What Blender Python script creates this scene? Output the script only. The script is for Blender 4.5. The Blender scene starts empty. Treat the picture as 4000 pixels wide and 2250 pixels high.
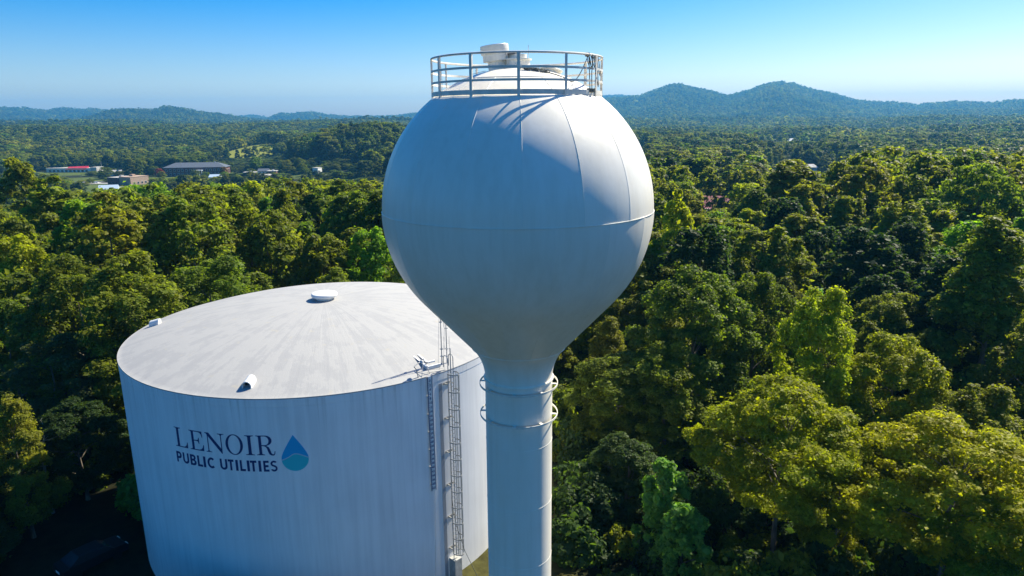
import bpy, bmesh, math, random
import numpy as np
from mathutils import Vector, Matrix

R = math.radians
scn = bpy.context.scene
col = scn.collection

# ------------------------------------------------------------------ camera
cam_d = bpy.data.cameras.new('camera')
cam = bpy.data.objects.new('camera', cam_d)
col.objects.link(cam)
cam.location = (0, 0, 31)
cam_d.sensor_width = 36.0
cam_d.lens = 36.0 * 2667 / 4000
cam_d.clip_start = 0.5
cam_d.clip_end = 40000
PITCH, ROLL = 14.0, -0.48
cam.matrix_world = (Matrix.Translation((0, 0, 31)) @ Matrix.Rotation(R(90 - PITCH), 4, 'X')
                    @ Matrix.Rotation(R(ROLL), 4, 'Z'))
scn.camera = cam

# ------------------------------------------------------------------ light
SUN_EL, SUN_AZ = 45.5, 50.3          # azimuth from +Y towards +X
sd = Vector((math.sin(R(SUN_AZ)) * math.cos(R(SUN_EL)), math.cos(R(SUN_AZ)) * math.cos(R(SUN_EL)), math.sin(R(SUN_EL))))
world = bpy.data.worlds.new('World')
scn.world = world
world.use_nodes = True
wn = world.node_tree
wn.nodes.clear()
wo = wn.nodes.new('ShaderNodeOutputWorld')
bg = wn.nodes.new('ShaderNodeBackground')
sky = wn.nodes.new('ShaderNodeTexSky')
sky.sky_type = 'NISHITA'
sky.sun_disc = False
sky.sun_elevation = R(SUN_EL)
sky.sun_rotation = R(SUN_AZ)
sky.altitude = 400
sky.air_density = 1.0
sky.dust_density = 1.1
sky.ozone_density = 2.5
hs = wn.nodes.new('ShaderNodeHueSaturation')
hs.inputs['Saturation'].default_value = 1.8
tn_ = wn.nodes.new('ShaderNodeVectorMath')
tn_.operation = 'MULTIPLY'
tn_.inputs[1].default_value = (1.0, .975, 1.05)      # the photograph's cooler white balance, same all over the sky
wn.links.new(sky.outputs[0], tn_.inputs[0])
wn.links.new(tn_.outputs[0], hs.inputs['Color'])
wn.links.new(hs.outputs[0], bg.inputs['Color'])
bg.inputs['Strength'].default_value = 0.081
wn.links.new(bg.outputs[0], wo.inputs[0])

sun_d = bpy.data.lights.new('sun', 'SUN')
sun_d.energy = 5.0
sun_d.angle = R(0.53)
sun_d.color = (1.0, 0.925, 0.74)
sun = bpy.data.objects.new('sun', sun_d)
sun.rotation_euler = (-sd).to_track_quat('-Z', 'Y').to_euler()
sun.location = sd * 300
col.objects.link(sun)

scn.view_settings.view_transform = 'Standard'
scn.view_settings.look = 'None'
scn.view_settings.gamma = 1
scn.view_settings.use_curve_mapping = False
scn.view_settings.exposure = 0.96
cy = scn.cycles
cy.use_denoising = True
cy.max_bounces = 6
cy.diffuse_bounces = 4
cy.glossy_bounces = 2
cy.transmission_bounces = 3
cy.volume_bounces = 0
cy.transparent_max_bounces = 4
cy.use_adaptive_sampling = False

# ------------------------------------------------------------------ materials
def mat(name, color, rough=0.6, spec=0.3, metal=0.0):
    m = bpy.data.materials.new(name)
    m.use_nodes = True
    b = m.node_tree.nodes['Principled BSDF']
    b.inputs['Base Color'].default_value = (*color, 1)
    b.inputs['Roughness'].default_value = rough
    b.inputs['Specular IOR Level'].default_value = spec
    b.inputs['Metallic'].default_value = metal
    return m


def noisy(m, c1, c2, scale=(1, 1, 1), nscale=3.0, detail=6.0, lo=0.35, hi=0.65, bump=0.0, bscale=20.0, coord='Object', rough2=None):
    """two-colour noise on a material's base colour (+ fine bump)"""
    t = m.node_tree
    b = t.nodes['Principled BSDF']
    tc = t.nodes.new('ShaderNodeTexCoord')
    mp = t.nodes.new('ShaderNodeMapping')
    mp.inputs['Scale'].default_value = scale
    nz = t.nodes.new('ShaderNodeTexNoise')
    nz.inputs['Scale'].default_value = nscale
    nz.inputs['Detail'].default_value = detail
    nz.inputs['Roughness'].default_value = 0.6
    rp = t.nodes.new('ShaderNodeValToRGB')
    rp.color_ramp.elements[0].position = lo
    rp.color_ramp.elements[1].position = hi
    rp.color_ramp.elements[0].color = (*c1, 1)
    rp.color_ramp.elements[1].color = (*c2, 1)
    t.links.new(tc.outputs[coord], mp.inputs['Vector'])
    t.links.new(mp.outputs[0], nz.inputs['Vector'])
    t.links.new(nz.outputs['Fac'], rp.inputs[0])
    t.links.new(rp.outputs[0], b.inputs['Base Color'])
    if bump:
        n2 = t.nodes.new('ShaderNodeTexNoise')
        n2.inputs['Scale'].default_value = bscale
        n2.inputs['Detail'].default_value = 4
        t.links.new(tc.outputs[coord], n2.inputs['Vector'])
        bp = t.nodes.new('ShaderNodeBump')
        bp.inputs['Strength'].default_value = bump
        bp.inputs['Distance'].default_value = 0.05
        t.links.new(n2.outputs['Fac'], bp.inputs['Height'])
        t.links.new(bp.outputs[0], b.inputs['Normal'])
    return m


M = {}
M['tower'] = noisy(mat('tower_paint', (.72, .70, .64), .40, .5), (.82, .77, .655), (.87, .83, .73), (1, 1, .5), 0.9, 5, .3, .7, .05, 3.0)
def weathered(m):
    t = m.node_tree; b = t.nodes['Principled BSDF']
    src = b.inputs['Base Color'].links[0].from_socket
    tc = t.nodes.new('ShaderNodeTexCoord'); mp = t.nodes.new('ShaderNodeMapping'); mp.inputs['Scale'].default_value = (3.4, 3.4, .16)
    nz = t.nodes.new('ShaderNodeTexNoise'); nz.inputs['Scale'].default_value = 1.2; nz.inputs['Detail'].default_value = 8; nz.inputs['Roughness'].default_value = .7
    t.links.new(tc.outputs['Object'], mp.inputs[0]); t.links.new(mp.outputs[0], nz.inputs['Vector'])
    rp = t.nodes.new('ShaderNodeValToRGB')
    rp.color_ramp.elements[0].position = .36; rp.color_ramp.elements[0].color = (.945, .94, .925, 1)
    rp.color_ramp.elements[1].position = .56; rp.color_ramp.elements[1].color = (1, 1, 1, 1)
    t.links.new(nz.outputs['Fac'], rp.inputs[0])
    mx = t.nodes.new('ShaderNodeVectorMath'); mx.operation = 'MULTIPLY'
    t.links.new(src, mx.inputs[0]); t.links.new(rp.outputs[0], mx.inputs[1]); t.links.new(mx.outputs[0], b.inputs['Base Color'])


weathered(M['tower'])
M['rail'] = noisy(mat('rail_paint', (.62, .60, .54), .5, .4), (.66, .62, .54), (.82, .78, .69), (1, 1, 1), 4, 5)
M['steel'] = noisy(mat('galvanised_steel', (.42, .42, .42), .5, .5, .3), (.34, .33, .31), (.5, .5, .49), (1, 1, 1), 6, 5)
M['white'] = noisy(mat('white_paint', (.75, .75, .74), .55, .3), (.66, .66, .64), (.78, .78, .77), (1, 1, 1), 2, 5)
M['bluegrey'] = mat('shade_strip_grey', (.30, .32, .35), .6, .3)  # dark grey standing for the shaded strip beside the ladder
M['dark'] = mat('dark_opening', (.02, .022, .025), .8, .2)
M['rope'] = noisy(mat('grey_rope', (.13, .14, .13), .8, .2), (.08, .09, .085), (.2, .21, .19), (1, 1, 1), 12, 4)
M['cap'] = mat('dark_vent_cap', (.10, .12, .15), .35, .5)
M['navy'] = mat('navy_lettering', (.018, .042, .15), .5, .3)
M['drop_blue'] = mat('drop_blue', (.01, .36, .66), .5, .3)
M['drop_teal'] = mat('drop_teal', (.03, .52, .58), .5, .3)
M['drop_wave'] = mat('drop_wave', (.36, .55, .66), .5, .3)
M['concrete'] = noisy(mat('concrete', (.45, .45, .42), .85, .2), (.32, .32, .30), (.52, .52, .49), (1, 1, 1), 3, 6, .3, .7, .3, 18)
M['bark'] = noisy(mat('bark', (.10, .08, .06), .9, .1), (.10, .08, .06), (.24, .21, .17), (1, 1, .2), 3, 6)
M['pale_bark'] = noisy(mat('pale_bark', (.3, .27, .23), .9, .1), (.2, .18, .15), (.4, .37, .33), (1, 1, .2), 3, 6)


def tank_wall_material():
    m = mat('tank_wall_paint', (.7, .71, .72), .7, .2)
    t = m.node_tree
    b = t.nodes['Principled BSDF']
    tc = t.nodes.new('ShaderNodeTexCoord')
    # run-down streaks: noise squeezed along the height
    mp = t.nodes.new('ShaderNodeMapping')
    mp.inputs['Scale'].default_value = (2.6, 2.6, .10)
    n1 = t.nodes.new('ShaderNodeTexNoise')
    n1.inputs['Scale'].default_value = 1.0
    n1.inputs['Detail'].default_value = 7
    n1.inputs['Roughness'].default_value = .65
    n2 = t.nodes.new('ShaderNodeTexNoise')
    n2.inputs['Scale'].default_value = .35
    n2.inputs['Detail'].default_value = 5
    mx = t.nodes.new('ShaderNodeMath')
    mx.operation = 'MULTIPLY_ADD'
    mx.inputs[1].default_value = .45
    rp = t.nodes.new('ShaderNodeValToRGB')
    rp.color_ramp.elements[0].position = .42
    rp.color_ramp.elements[1].position = .86
    rp.color_ramp.elements[0].color = (.70, .70, .70, 1)
    rp.color_ramp.elements[1].color = (.86, .86, .855, 1)
    t.links.new(tc.outputs['Object'], mp.inputs['Vector'])
    t.links.new(mp.outputs[0], n1.inputs['Vector'])
    t.links.new(tc.outputs['Object'], n2.inputs['Vector'])
    t.links.new(n2.outputs['Fac'], mx.inputs[0])
    t.links.new(n1.outputs['Fac'], mx.inputs[2])
    t.links.new(mx.outputs[0], rp.inputs[0])
    # dirt runs that start under the rim, each with its own length
    sx = t.nodes.new('ShaderNodeSeparateXYZ'); t.links.new(tc.outputs['Object'], sx.inputs[0])
    m3 = t.nodes.new('ShaderNodeMapping'); m3.inputs['Scale'].default_value = (4.2, 4.2, .02)
    n3 = t.nodes.new('ShaderNodeTexNoise'); n3.inputs['Scale'].default_value = 1.0; n3.inputs['Detail'].default_value = 5
    t.links.new(tc.outputs['Object'], m3.inputs[0]); t.links.new(m3.outputs[0], n3.inputs['Vector'])
    k1 = t.nodes.new('ShaderNodeMath'); k1.operation = 'MULTIPLY_ADD'; k1.inputs[1].default_value = .055; k1.inputs[2].default_value = -.80
    t.links.new(sx.outputs['Z'], k1.inputs[0])
    k2 = t.nodes.new('ShaderNodeMath'); k2.operation = 'ADD'
    t.links.new(k1.outputs[0], k2.inputs[0]); t.links.new(n3.outputs['Fac'], k2.inputs[1])
    r3 = t.nodes.new('ShaderNodeValToRGB')
    r3.color_ramp.elements[0].position = .54; r3.color_ramp.elements[0].color = (1, 1, 1, 1)
    r3.color_ramp.elements[1].position = .72; r3.color_ramp.elements[1].color = (.80, .80, .79, 1)
    t.links.new(k2.outputs[0], r3.inputs[0])
    md = t.nodes.new('ShaderNodeVectorMath'); md.operation = 'MULTIPLY'
    t.links.new(rp.outputs[0], md.inputs[0]); t.links.new(r3.outputs[0], md.inputs[1])
    t.links.new(md.outputs[0], b.inputs['Base Color'])
    bp = t.nodes.new('ShaderNodeBump')
    bp.inputs['Strength'].default_value = .06
    bp.inputs['Distance'].default_value = .02
    t.links.new(n1.outputs['Fac'], bp.inputs['Height'])
    t.links.new(bp.outputs[0], b.inputs['Normal'])
    return m


def tank_roof_material():
    """brushed coating: streaks that run from the centre to the rim (polar noise), with worn patches"""
    m = mat('tank_roof_coating', (.74, .74, .73), .75, .2)
    t = m.node_tree
    b = t.nodes['Principled BSDF']
    tc = t.nodes.new('ShaderNodeTexCoord')
    sx = t.nodes.new('ShaderNodeSeparateXYZ')
    t.links.new(tc.outputs['Object'], sx.inputs[0])
    at = t.nodes.new('ShaderNodeMath'); at.operation = 'ARCTAN2'
    t.links.new(sx.outputs['Y'], at.inputs[0]); t.links.new(sx.outputs['X'], at.inputs[1])
    ln = t.nodes.new('ShaderNodeVectorMath'); ln.operation = 'LENGTH'
    t.links.new(tc.outputs['Object'], ln.inputs[0])
    cx = t.nodes.new('ShaderNodeCombineXYZ')
    a2 = t.nodes.new('ShaderNodeMath'); a2.operation = 'MULTIPLY'; a2.inputs[1].default_value = 13
    t.links.new(at.outputs[0], a2.inputs[0])
    r2 = t.nodes.new('ShaderNodeMath'); r2.operation = 'MULTIPLY'; r2.inputs[1].default_value = .28
    t.links.new(ln.outputs['Value'], r2.inputs[0])
    t.links.new(a2.outputs[0], cx.inputs['X']); t.links.new(r2.outputs[0], cx.inputs['Y'])
    n1 = t.nodes.new('ShaderNodeTexNoise'); n1.inputs['Scale'].default_value = 1.3
    n1.inputs['Detail'].default_value = 8; n1.inputs['Roughness'].default_value = .68
    t.links.new(cx.outputs[0], n1.inputs['Vector'])
    n2 = t.nodes.new('ShaderNodeTexNoise'); n2.inputs['Scale'].default_value = .55
    n2.inputs['Detail'].default_value = 9; n2.inputs['Roughness'].default_value = .7
    t.links.new(tc.outputs['Object'], n2.inputs['Vector'])
    ad = t.nodes.new('ShaderNodeMath'); ad.operation = 'ADD'
    t.links.new(n1.outputs['Fac'], ad.inputs[0]); t.links.new(n2.outputs['Fac'], ad.inputs[1])
    rp = t.nodes.new('ShaderNodeValToRGB')
    e = rp.color_ramp.elements
    e[0].position = .78; e[0].color = (.338, .338, .339, 1)
    e[1].position = 1.2; e[1].color = (.384, .382, .374, 1)
    k = rp.color_ramp.elements.new(.98); k.color = (.355, .355, .353, 1)
    t.links.new(ad.outputs[0], rp.inputs[0])
    # small yellowish worn spots
    n3 = t.nodes.new('ShaderNodeTexNoise'); n3.inputs['Scale'].default_value = 1.4
    n3.inputs['Detail'].default_value = 6
    t.links.new(tc.outputs['Object'], n3.inputs['Vector'])
    r3 = t.nodes.new('ShaderNodeValToRGB')
    r3.color_ramp.elements[0].position = .64; r3.color_ramp.elements[0].color = (0, 0, 0, 1)
    r3.color_ramp.elements[1].position = .72; r3.color_ramp.elements[1].color = (1, 1, 1, 1)
    t.links.new(n3.outputs['Fac'], r3.inputs[0])
    mx = t.nodes.new('ShaderNodeMixRGB')
    mx.inputs[2].default_value = (.395, .38, .34, 1)
    t.links.new(r3.outputs[0], mx.inputs[0]); t.links.new(rp.outputs[0], mx.inputs[1])
    t.links.new(mx.outputs[0], b.inputs['Base Color'])
    bp = t.nodes.new('ShaderNodeBump'); bp.inputs['Strength'].default_value = .5; bp.inputs['Distance'].default_value = .05
    t.links.new(ad.outputs[0], bp.inputs['Height']); t.links.new(bp.outputs[0], b.inputs['Normal'])
    return m


M['tank_wall'] = tank_wall_material()
M['tank_roof'] = tank_roof_material()


def leaf_material(name, source, tint=None):
    """leaf faces: tint (object colour / instance attribute) x per-leaf tone, part translucent"""
    m = bpy.data.materials.new(name)
    m.use_nodes = True
    t = m.node_tree
    t.nodes.clear()
    out = t.nodes.new('ShaderNodeOutputMaterial')
    if source == 'object':
        oi = t.nodes.new('ShaderNodeObjectInfo'); tint_out = oi.outputs['Color']
    elif source == 'instance':
        ai = t.nodes.new('ShaderNodeAttribute'); ai.attribute_type = 'INSTANCER'; ai.attribute_name = 'tint'
        tint_out = ai.outputs['Color']
    else:
        rg = t.nodes.new('ShaderNodeRGB'); rg.outputs[0].default_value = (*tint, 1); tint_out = rg.outputs[0]
    at = t.nodes.new('ShaderNodeAttribute'); at.attribute_name = 'tone'
    sp = t.nodes.new('ShaderNodeSeparateColor')
    t.links.new(at.outputs['Color'], sp.inputs[0])
    # brightness by tone.r
    ma = t.nodes.new('ShaderNodeMath'); ma.operation = 'MULTIPLY_ADD'
    ma.inputs[1].default_value = .85; ma.inputs[2].default_value = .62
    t.links.new(sp.outputs[0], ma.inputs[0])
    vm = t.nodes.new('ShaderNodeVectorMath'); vm.operation = 'SCALE'
    t.links.new(tint_out, vm.inputs[0]); t.links.new(ma.outputs[0], vm.inputs['Scale'])
    # hue towards yellow by tone.g
    ml = t.nodes.new('ShaderNodeVectorMath'); ml.operation = 'MULTIPLY'
    ml.inputs[1].default_value = (1.24, 1.10, .50)
    t.links.new(vm.outputs[0], ml.inputs[0])
    mx = t.nodes.new('ShaderNodeMix'); mx.data_type = 'RGBA'
    t.links.new(sp.outputs[1], mx.inputs['Factor'])
    t.links.new(vm.outputs[0], mx.inputs['A']); t.links.new(ml.outputs[0], mx.inputs['B'])
    pb = t.nodes.new('ShaderNodeBsdfPrincipled')
    pb.inputs['Roughness'].default_value = .5
    pb.inputs['Specular IOR Level'].default_value = .14
    t.links.new(mx.outputs['Result'], pb.inputs['Base Color'])
    tr = t.nodes.new('ShaderNodeBsdfTranslucent')
    t2 = t.nodes.new('ShaderNodeVectorMath'); t2.operation = 'MULTIPLY'
    t2.inputs[1].default_value = (2.0, 2.05, .5)
    t.links.new(mx.outputs['Result'], t2.inputs[0]); t.links.new(t2.outputs[0], tr.inputs['Color'])
    ms = t.nodes.new('ShaderNodeMixShader'); ms.inputs[0].default_value = .52
    t.links.new(pb.outputs[0], ms.inputs[1]); t.links.new(tr.outputs[0], ms.inputs[2])
    t.links.new(ms.outputs[0], out.inputs[0])
    return m


M['leaf'] = leaf_material('leaf', 'object')
M['leaf_far'] = leaf_material('leaf_far', 'instance')

# ------------------------------------------------------------------ helpers
class MB:
    """collects shapes and links them as ONE mesh object"""
    def __init__(s):
        s.v, s.f, s.smooth = [], [], []

    def add(s, vs, fs, smooth=False):
        o = len(s.v)
        s.v += [tuple(v) for v in vs]
        s.f += [tuple(i + o for i in f) for f in fs]
        s.smooth += [smooth] * len(fs)

    def box(s, c, size, mtx=None):
        x, y, z = (k / 2 for k in size)
        vs = [Vector((a * x, b * y, d * z)) for a in (-1, 1) for b in (-1, 1) for d in (-1, 1)]
        if mtx is not None:
            vs = [mtx @ v for v in vs]
        vs = [v + Vector(c) for v in vs]
        s.add(vs, [(0, 1, 3, 2), (4, 6, 7, 5), (0, 4, 5, 1), (2, 3, 7, 6), (0, 2, 6, 4), (1, 5, 7, 3)])

    def tube(s, pts, r, n=8, closed=False, caps=True):
        pts = [Vector(p) for p in pts]
        rs = r if isinstance(r, (list, tuple)) else [r] * len(pts)
        N = len(pts)
        vs = []
        prev = None
        for i, p in enumerate(pts):
            a = pts[(i - 1) % N] if (closed or i > 0) else p
            b = pts[(i + 1) % N] if (closed or i < N - 1) else p
            d = (b - a).normalized()
            if prev is None:
                u = d.cross(Vector((0, 0, 1)))
                if u.length < 1e-3:
                    u = d.cross(Vector((1, 0, 0)))
            else:
                u = prev - d * prev.dot(d)
            u.normalize()
            prev = u
            w = d.cross(u)
            for k in range(n):
                t = 2 * math.pi * k / n
                vs.append(p + (u * math.cos(t) + w * math.sin(t)) * rs[i])
        fs = []
        for i in range(N if closed else N - 1):
            j = (i + 1) % N
            for k in range(n):
                l = (k + 1) % n
                fs.append((i * n + k, i * n + l, j * n + l, j * n + k))
        if caps and not closed:
            fs.append(tuple(range(n - 1, -1, -1)))
            fs.append(tuple((N - 1) * n + k for k in range(n)))
        s.add(vs, fs, True)

    def lathe(s, prof, n=48, c=(0, 0, 0), mtx=None, a0=0, a1=2 * math.pi, smooth=True):
        full = abs(a1 - a0 - 2 * math.pi) < 1e-6
        cols = n if full else n + 1
        vs = []
        for r, z in prof:
            for k in range(cols):
                t = a0 + (a1 - a0) * k / n
                v = Vector((r * math.cos(t), r * math.sin(t), z))
                if mtx is not None:
                    v = mtx @ v
                vs.append(v + Vector(c))
        fs = []
        for i in range(len(prof) - 1):
            for k in range(n):
                l = (k + 1) % cols
                fs.append((i * cols + k, i * cols + l, (i + 1) * cols + l, (i + 1) * cols + k))
        s.add(vs, fs, smooth)

    def build(s, name, material, parent=None, sharp=40):
        me = bpy.data.meshes.new(name)
        me.from_pydata(s.v, [], s.f)
        me.polygons.foreach_set('use_smooth', s.smooth)
        bm = bmesh.new(); bm.from_mesh(me)
        bmesh.ops.remove_doubles(bm, verts=bm.verts, dist=1e-5)
        bmesh.ops.recalc_face_normals(bm, faces=bm.faces)
        bm.to_mesh(me); bm.free()
        if any(s.smooth):
            me.set_sharp_from_angle(angle=R(sharp))
        me.materials.append(material)
        o = bpy.data.objects.new(name, me)
        col.objects.link(o)
        if parent:
            o.parent = parent
        return o


def empty(name, loc, rz=0):
    o = bpy.data.objects.new(name, None)
    o.empty_display_size = .5
    col.objects.link(o)
    o.location = loc
    o.rotation_euler = (0, 0, rz)
    return o


def tag(o, label=None, cat=None, group=None, kind=None):
    if label: o['label'] = label
    if cat: o['category'] = cat
    if group: o['group'] = group
    if kind: o['kind'] = kind
    return o


def dup(o, parent=None, name=None):
    c = o.copy()
    col.objects.link(c)
    if parent is not None:
        c.parent = parent
    return c


# ------------------------------------------------------------------ terrain
_rs = np.random.RandomState(5)
_perm = _rs.permutation(512)
_val = _rs.rand(512)


def vnoise(x, y):
    xi = np.floor(x).astype(int); yi = np.floor(y).astype(int)
    fx = x - xi; fy = y - yi
    fx = fx * fx * (3 - 2 * fx); fy = fy * fy * (3 - 2 * fy)
    h = lambda a, b: _val[(_perm[a & 511] + b * 57) & 511]
    return (h(xi, yi) * (1 - fx) + h(xi + 1, yi) * fx) * (1 - fy) + (h(xi, yi + 1) * (1 - fx) + h(xi + 1, yi + 1) * fx) * fy


def fbm(x, y, o=4):
    s = 0; a = .5
    for i in range(o):
        s = s + a * vnoise(x * 2 ** i + 17 * i, y * 2 ** i + 5 * i); a *= .5
    return s


LK = np.array([(0, -.5), (120, -.5), (165, -4), (230, -12), (350, -26), (450, -28), (560, -24), (620, -21.5), (780, -21.5), (1000, -17), (1500, -6), (2200, 8), (2700, 8), (3300, -8), (4500, 0), (12000, 0)])
RK = np.array([(0, -.5), (130, -.5), (180, -1.5), (260, -6), (400, -12), (650, -14), (1000, -14), (1500, -12), (2500, -6), (3500, 0), (4500, 0), (12000, 0)])
# ridges: distance, near width, far width, azimuth (deg) -> elevation angle (deg) of the crest
RIDGES = [
    (6100, 1300, 700, [(-41, .5), (-37.5, .85), (-35.8, .98), (-35, .88), (-34.5, .93), (-33.5, .76), (-32.3, .93), (-31.2, .81), (-30.6, .90), (-29.9, .81), (-28.8, .58), (-26.9, .30), (-20, .1), (-6, .3), (4, .4), (8, .9)]),
    (4300, 900, 700, [(-34, -.2), (-31.6, .16), (-30.8, .40), (-29.5, .81), (-28.0, .88), (-26.9, .79), (-25.9, 1.06), (-24.9, .87), (-23.5, .63), (-22.2, .46), (-21.3, .30), (-20.7, .20), (-19, -.04), (-15, -.8)]),
    (5600, 900, 700, [(-22, -.6), (-19.9, -.13), (-19.0, .13), (-18.2, .51), (-17.1, .49), (-15.7, .60), (-14.5, .37), (-12.9, .24), (-10.4, .16), (-9.1, .25), (-8.1, .43), (-7.1, .50), (0, .3), (4, -.5)]),
    (7000, 900, 500, [(-27, -.1), (-24, .0), (-22.1, .14), (-21.3, .30), (-20.2, .38), (-19.5, .33), (-18.9, .15), (-10, .1), (-6, .5), (2, .8), (6, 1.3), (7.4, 1.66), (8.8, 1.72), (10.3, 1.58), (12, .8), (24, .6), (40, .5)]),
    (5200, 1700, 1000, [(3, .2), (6, 1.0), (7.4, 1.44), (9.2, 1.53), (10.3, 1.58), (11, 1.82), (12.7, 2.38), (13.5, 2.38), (14.2, 2.16), (15.5, 1.89), (17, 1.48), (18.6, 1.83), (19.8, 2.29), (20.7, 2.38), (21.6, 2.25), (22.8, 1.85), (24.5, 1.52), (25.8, 1.08), (27.4, .86), (28.2, .86), (30, .66), (31, .76), (32.2, .84), (33, .78), (34.2, .71), (35.3, .85), (36, .88), (40, .7), (44, .4)]),
    (3900, 800, 700, [(14, -1.2), (17, -.65), (20, -.3), (23, -.1), (26, .1), (29, .15), (32, .35), (35, .3), (38, .5), (42, .3)]),
    (2400, 420, 420, [(4, -.9), (8, -.35), (11, -.15), (14, -.30), (17, -.55), (20, -.42), (23, -.2), (26, -.34), (29, -.10), (32, .02), (35, -.12), (38, .05), (42, .0)]),
    (1350, 260, 260, [(5, -1.4), (9, -.95), (12, -.75), (15, -1.0), (18, -1.15), (21, -.85), (24, -.72), (27, -.95), (30, -.8), (33, -.55), (36, -.62), (40, -.5)]),
    (3100, 500, 400, [(-40, .30), (-37, .22), (-34, .10), (-31, .14), (-28, .20), (-25, .05), (-22, -.12), (-19, -.22), (-16, -.12), (-13, -.2), (-9, -.15), (-4, -.3)]),
    (1500, 260, 300, [(-40, -.25), (-36, -.35), (-33, -.55), (-30, -.42), (-27, -.6), (-24, -.75), (-21, -.9), (-17, -1.1)]),
]
KNOLL = [(-168, 775, 78, 86, 23), (-345, 985, 62, 85, 17), (-330, 1250, 140, 150, 10), (-60, 1000, 140, 200, 16)]


def height(x, y):
    x = np.asarray(x, float); y = np.asarray(y, float)
    r = np.hypot(x, y); az = np.degrees(np.arctan2(x, y))
    w = np.clip((az + 24) / 22, 0, 1); w = w * w * (3 - 2 * w)
    w = np.where(np.abs(az) > 100, .5, w)
    z = np.interp(r, LK[:, 0], LK[:, 1]) * (1 - w) + np.interp(r, RK[:, 0], RK[:, 1]) * w
    for kx, ky, sx, sy, h in KNOLL:
        z = z + h * np.exp(-((x - kx) / sx) ** 2 - ((y - ky) / sy) ** 2)
    rough = np.clip((r - 650) / 1200, 0, 1)
    z = z + rough * (fbm(x / 420 + 9, y / 420, 4) - .47) * 58
    n1 = fbm(x / 700 + 40, y / 900, 4) - .47
    for D, w0, w1, kn in RIDGES:
        kn = np.array(kn)
        el = np.interp(az, kn[:, 0], kn[:, 1])
        zc = 31 + D * np.tan(np.radians(el)) - (20 if D > 3500 else 23)
        fade = np.clip((az - kn[0, 0] + 4) / 4, 0, 1) * np.clip((kn[-1, 0] + 4 - az) / 4, 0, 1)
        u = (r - D + n1 * np.where(r < D, 900, 300) * min(1, D / 5000) * np.clip(np.abs(r - D) / 500, 0, 1))
        b = np.where(u < 0, np.exp(-(u / w0) ** 2), np.exp(-(u / w1) ** 2))
        zz = (zc + 30) * b * fade - 30
        z = np.maximum(z, np.where(b * fade > .03, zz, -1e3))
    return z


# azimuth rows: fine in front, coarse behind
az = np.concatenate([np.arange(-180, -46, 4.0), np.arange(-46, 46.01, .2), np.arange(50, 180, 4.0)])
rr = [4.0]
while rr[-1] < 7700:
    rr.append(rr[-1] * 1.022 + .25)
rr = np.array(rr)
A, RR = np.meshgrid(np.radians(az), rr)
GX, GY = RR * np.sin(A), RR * np.cos(A)
GZ = height(GX, GY)
near = np.clip((RR - 20) / 40, 0, 1) * np.clip((400 - RR) / 200, 0, 1)
GZ = GZ + near * (fbm(GX / 14, GY / 14, 3) - .45) * .8 * np.clip((np.hypot(GX + 14.83, GY - 52.23) - 16) / 6, 0, 1)


def ell(x, y, cx, cy, a, b, rot=0):
    c, s = math.cos(rot), math.sin(rot)
    u = (x - cx) * c + (y - cy) * s; v = -(x - cx) * s + (y - cy) * c
    return (u / a) ** 2 + (v / b) ** 2


def clear_town(x, y):
    """open ground: the town strip in the valley"""
    k = (ell(x, y, -345, 655, 118, 52, .15) < 1) | (ell(x, y, -345, 585, 40, 60, .1) < 1) | (ell(x, y, -228, 624, 58, 30) < 1) | (ell(x, y, -462, 738, 68, 32, -.1) < 1) | (ell(x, y, -160, 600, 24, 34) < 1)
    k = k | (ell(x, y, -312, 505, 18, 48, .5) < 1)
    return k


def clear_meadow(x, y):
    return ell(x, y, -349, 935, 40, 56, .5) < 1


def clear_near(x, y):
    k = (np.hypot(x + 14.83, y - 52.23) < 18.5) | (np.hypot(x - .2, y - 22.8) < 14) | (ell(x, y, -.5, 40, 5, 13) < 1)
    k = k | (ell(x, y, -32, 44, 8, 14) < 1)
    return k


def sheet(name, i0, i1, material):
    X, Y, Z = GX[i0:i1], GY[i0:i1], GZ[i0:i1]
    n, m = X.shape
    me = bpy.data.meshes.new(name)
    vs = np.stack([X, Y, Z], -1).reshape(-1, 3)
    a = np.arange(n * m).reshape(n, m)
    b = np.roll(a, -1, axis=1)
    f = np.stack([a[:-1], a[1:], b[1:], b[:-1]], -1).reshape(-1, 4)
    extra = 0
    if i0 == 0:
        vs = np.vstack([vs, [[0, 0, -.5]]]); extra = 1
    me.from_pydata(vs.tolist(), [], f.tolist() + ([[int(b[0, k]), int(a[0, k]), n * m][::-1] for k in range(m)] if i0 == 0 else []))
    me.polygons.foreach_set('use_smooth', [True] * len(me.polygons))
    x, y = vs[:, 0], vs[:, 1]
    c = np.tile(np.array([.018, .022, .010, 1]), (len(vs), 1))
    nz = fbm(x / 30, y / 30, 3)[:, None]
    lawn = clear_town(x, y)
    c[lawn, :3] = (np.array([.085, .12, .03]) * (.7 + .6 * nz))[lawn]
    md = clear_meadow(x, y)
    c[md, :3] = (np.array([.21, .235, .04]) * (.7 + .6 * nz))[md]
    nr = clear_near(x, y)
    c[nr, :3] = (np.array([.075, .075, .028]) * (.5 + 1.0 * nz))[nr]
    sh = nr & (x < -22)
    c[sh, :3] = (np.array([.016, .017, .009]) * (.6 + .8 * nz))[sh]  # deep shade left of the tank painted into the ground colour
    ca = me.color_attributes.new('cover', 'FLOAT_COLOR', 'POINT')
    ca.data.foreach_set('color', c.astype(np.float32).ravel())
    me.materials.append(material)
    bm = bmesh.new(); bm.from_mesh(me); bmesh.ops.recalc_face_normals(bm, faces=bm.faces); bm.to_mesh(me); bm.free()
    if me.polygons[len(me.polygons) // 2].normal.z < 0:
        me.flip_normals()
    o = bpy.data.objects.new(name, me)
    col.objects.link(o)
    return o


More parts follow.
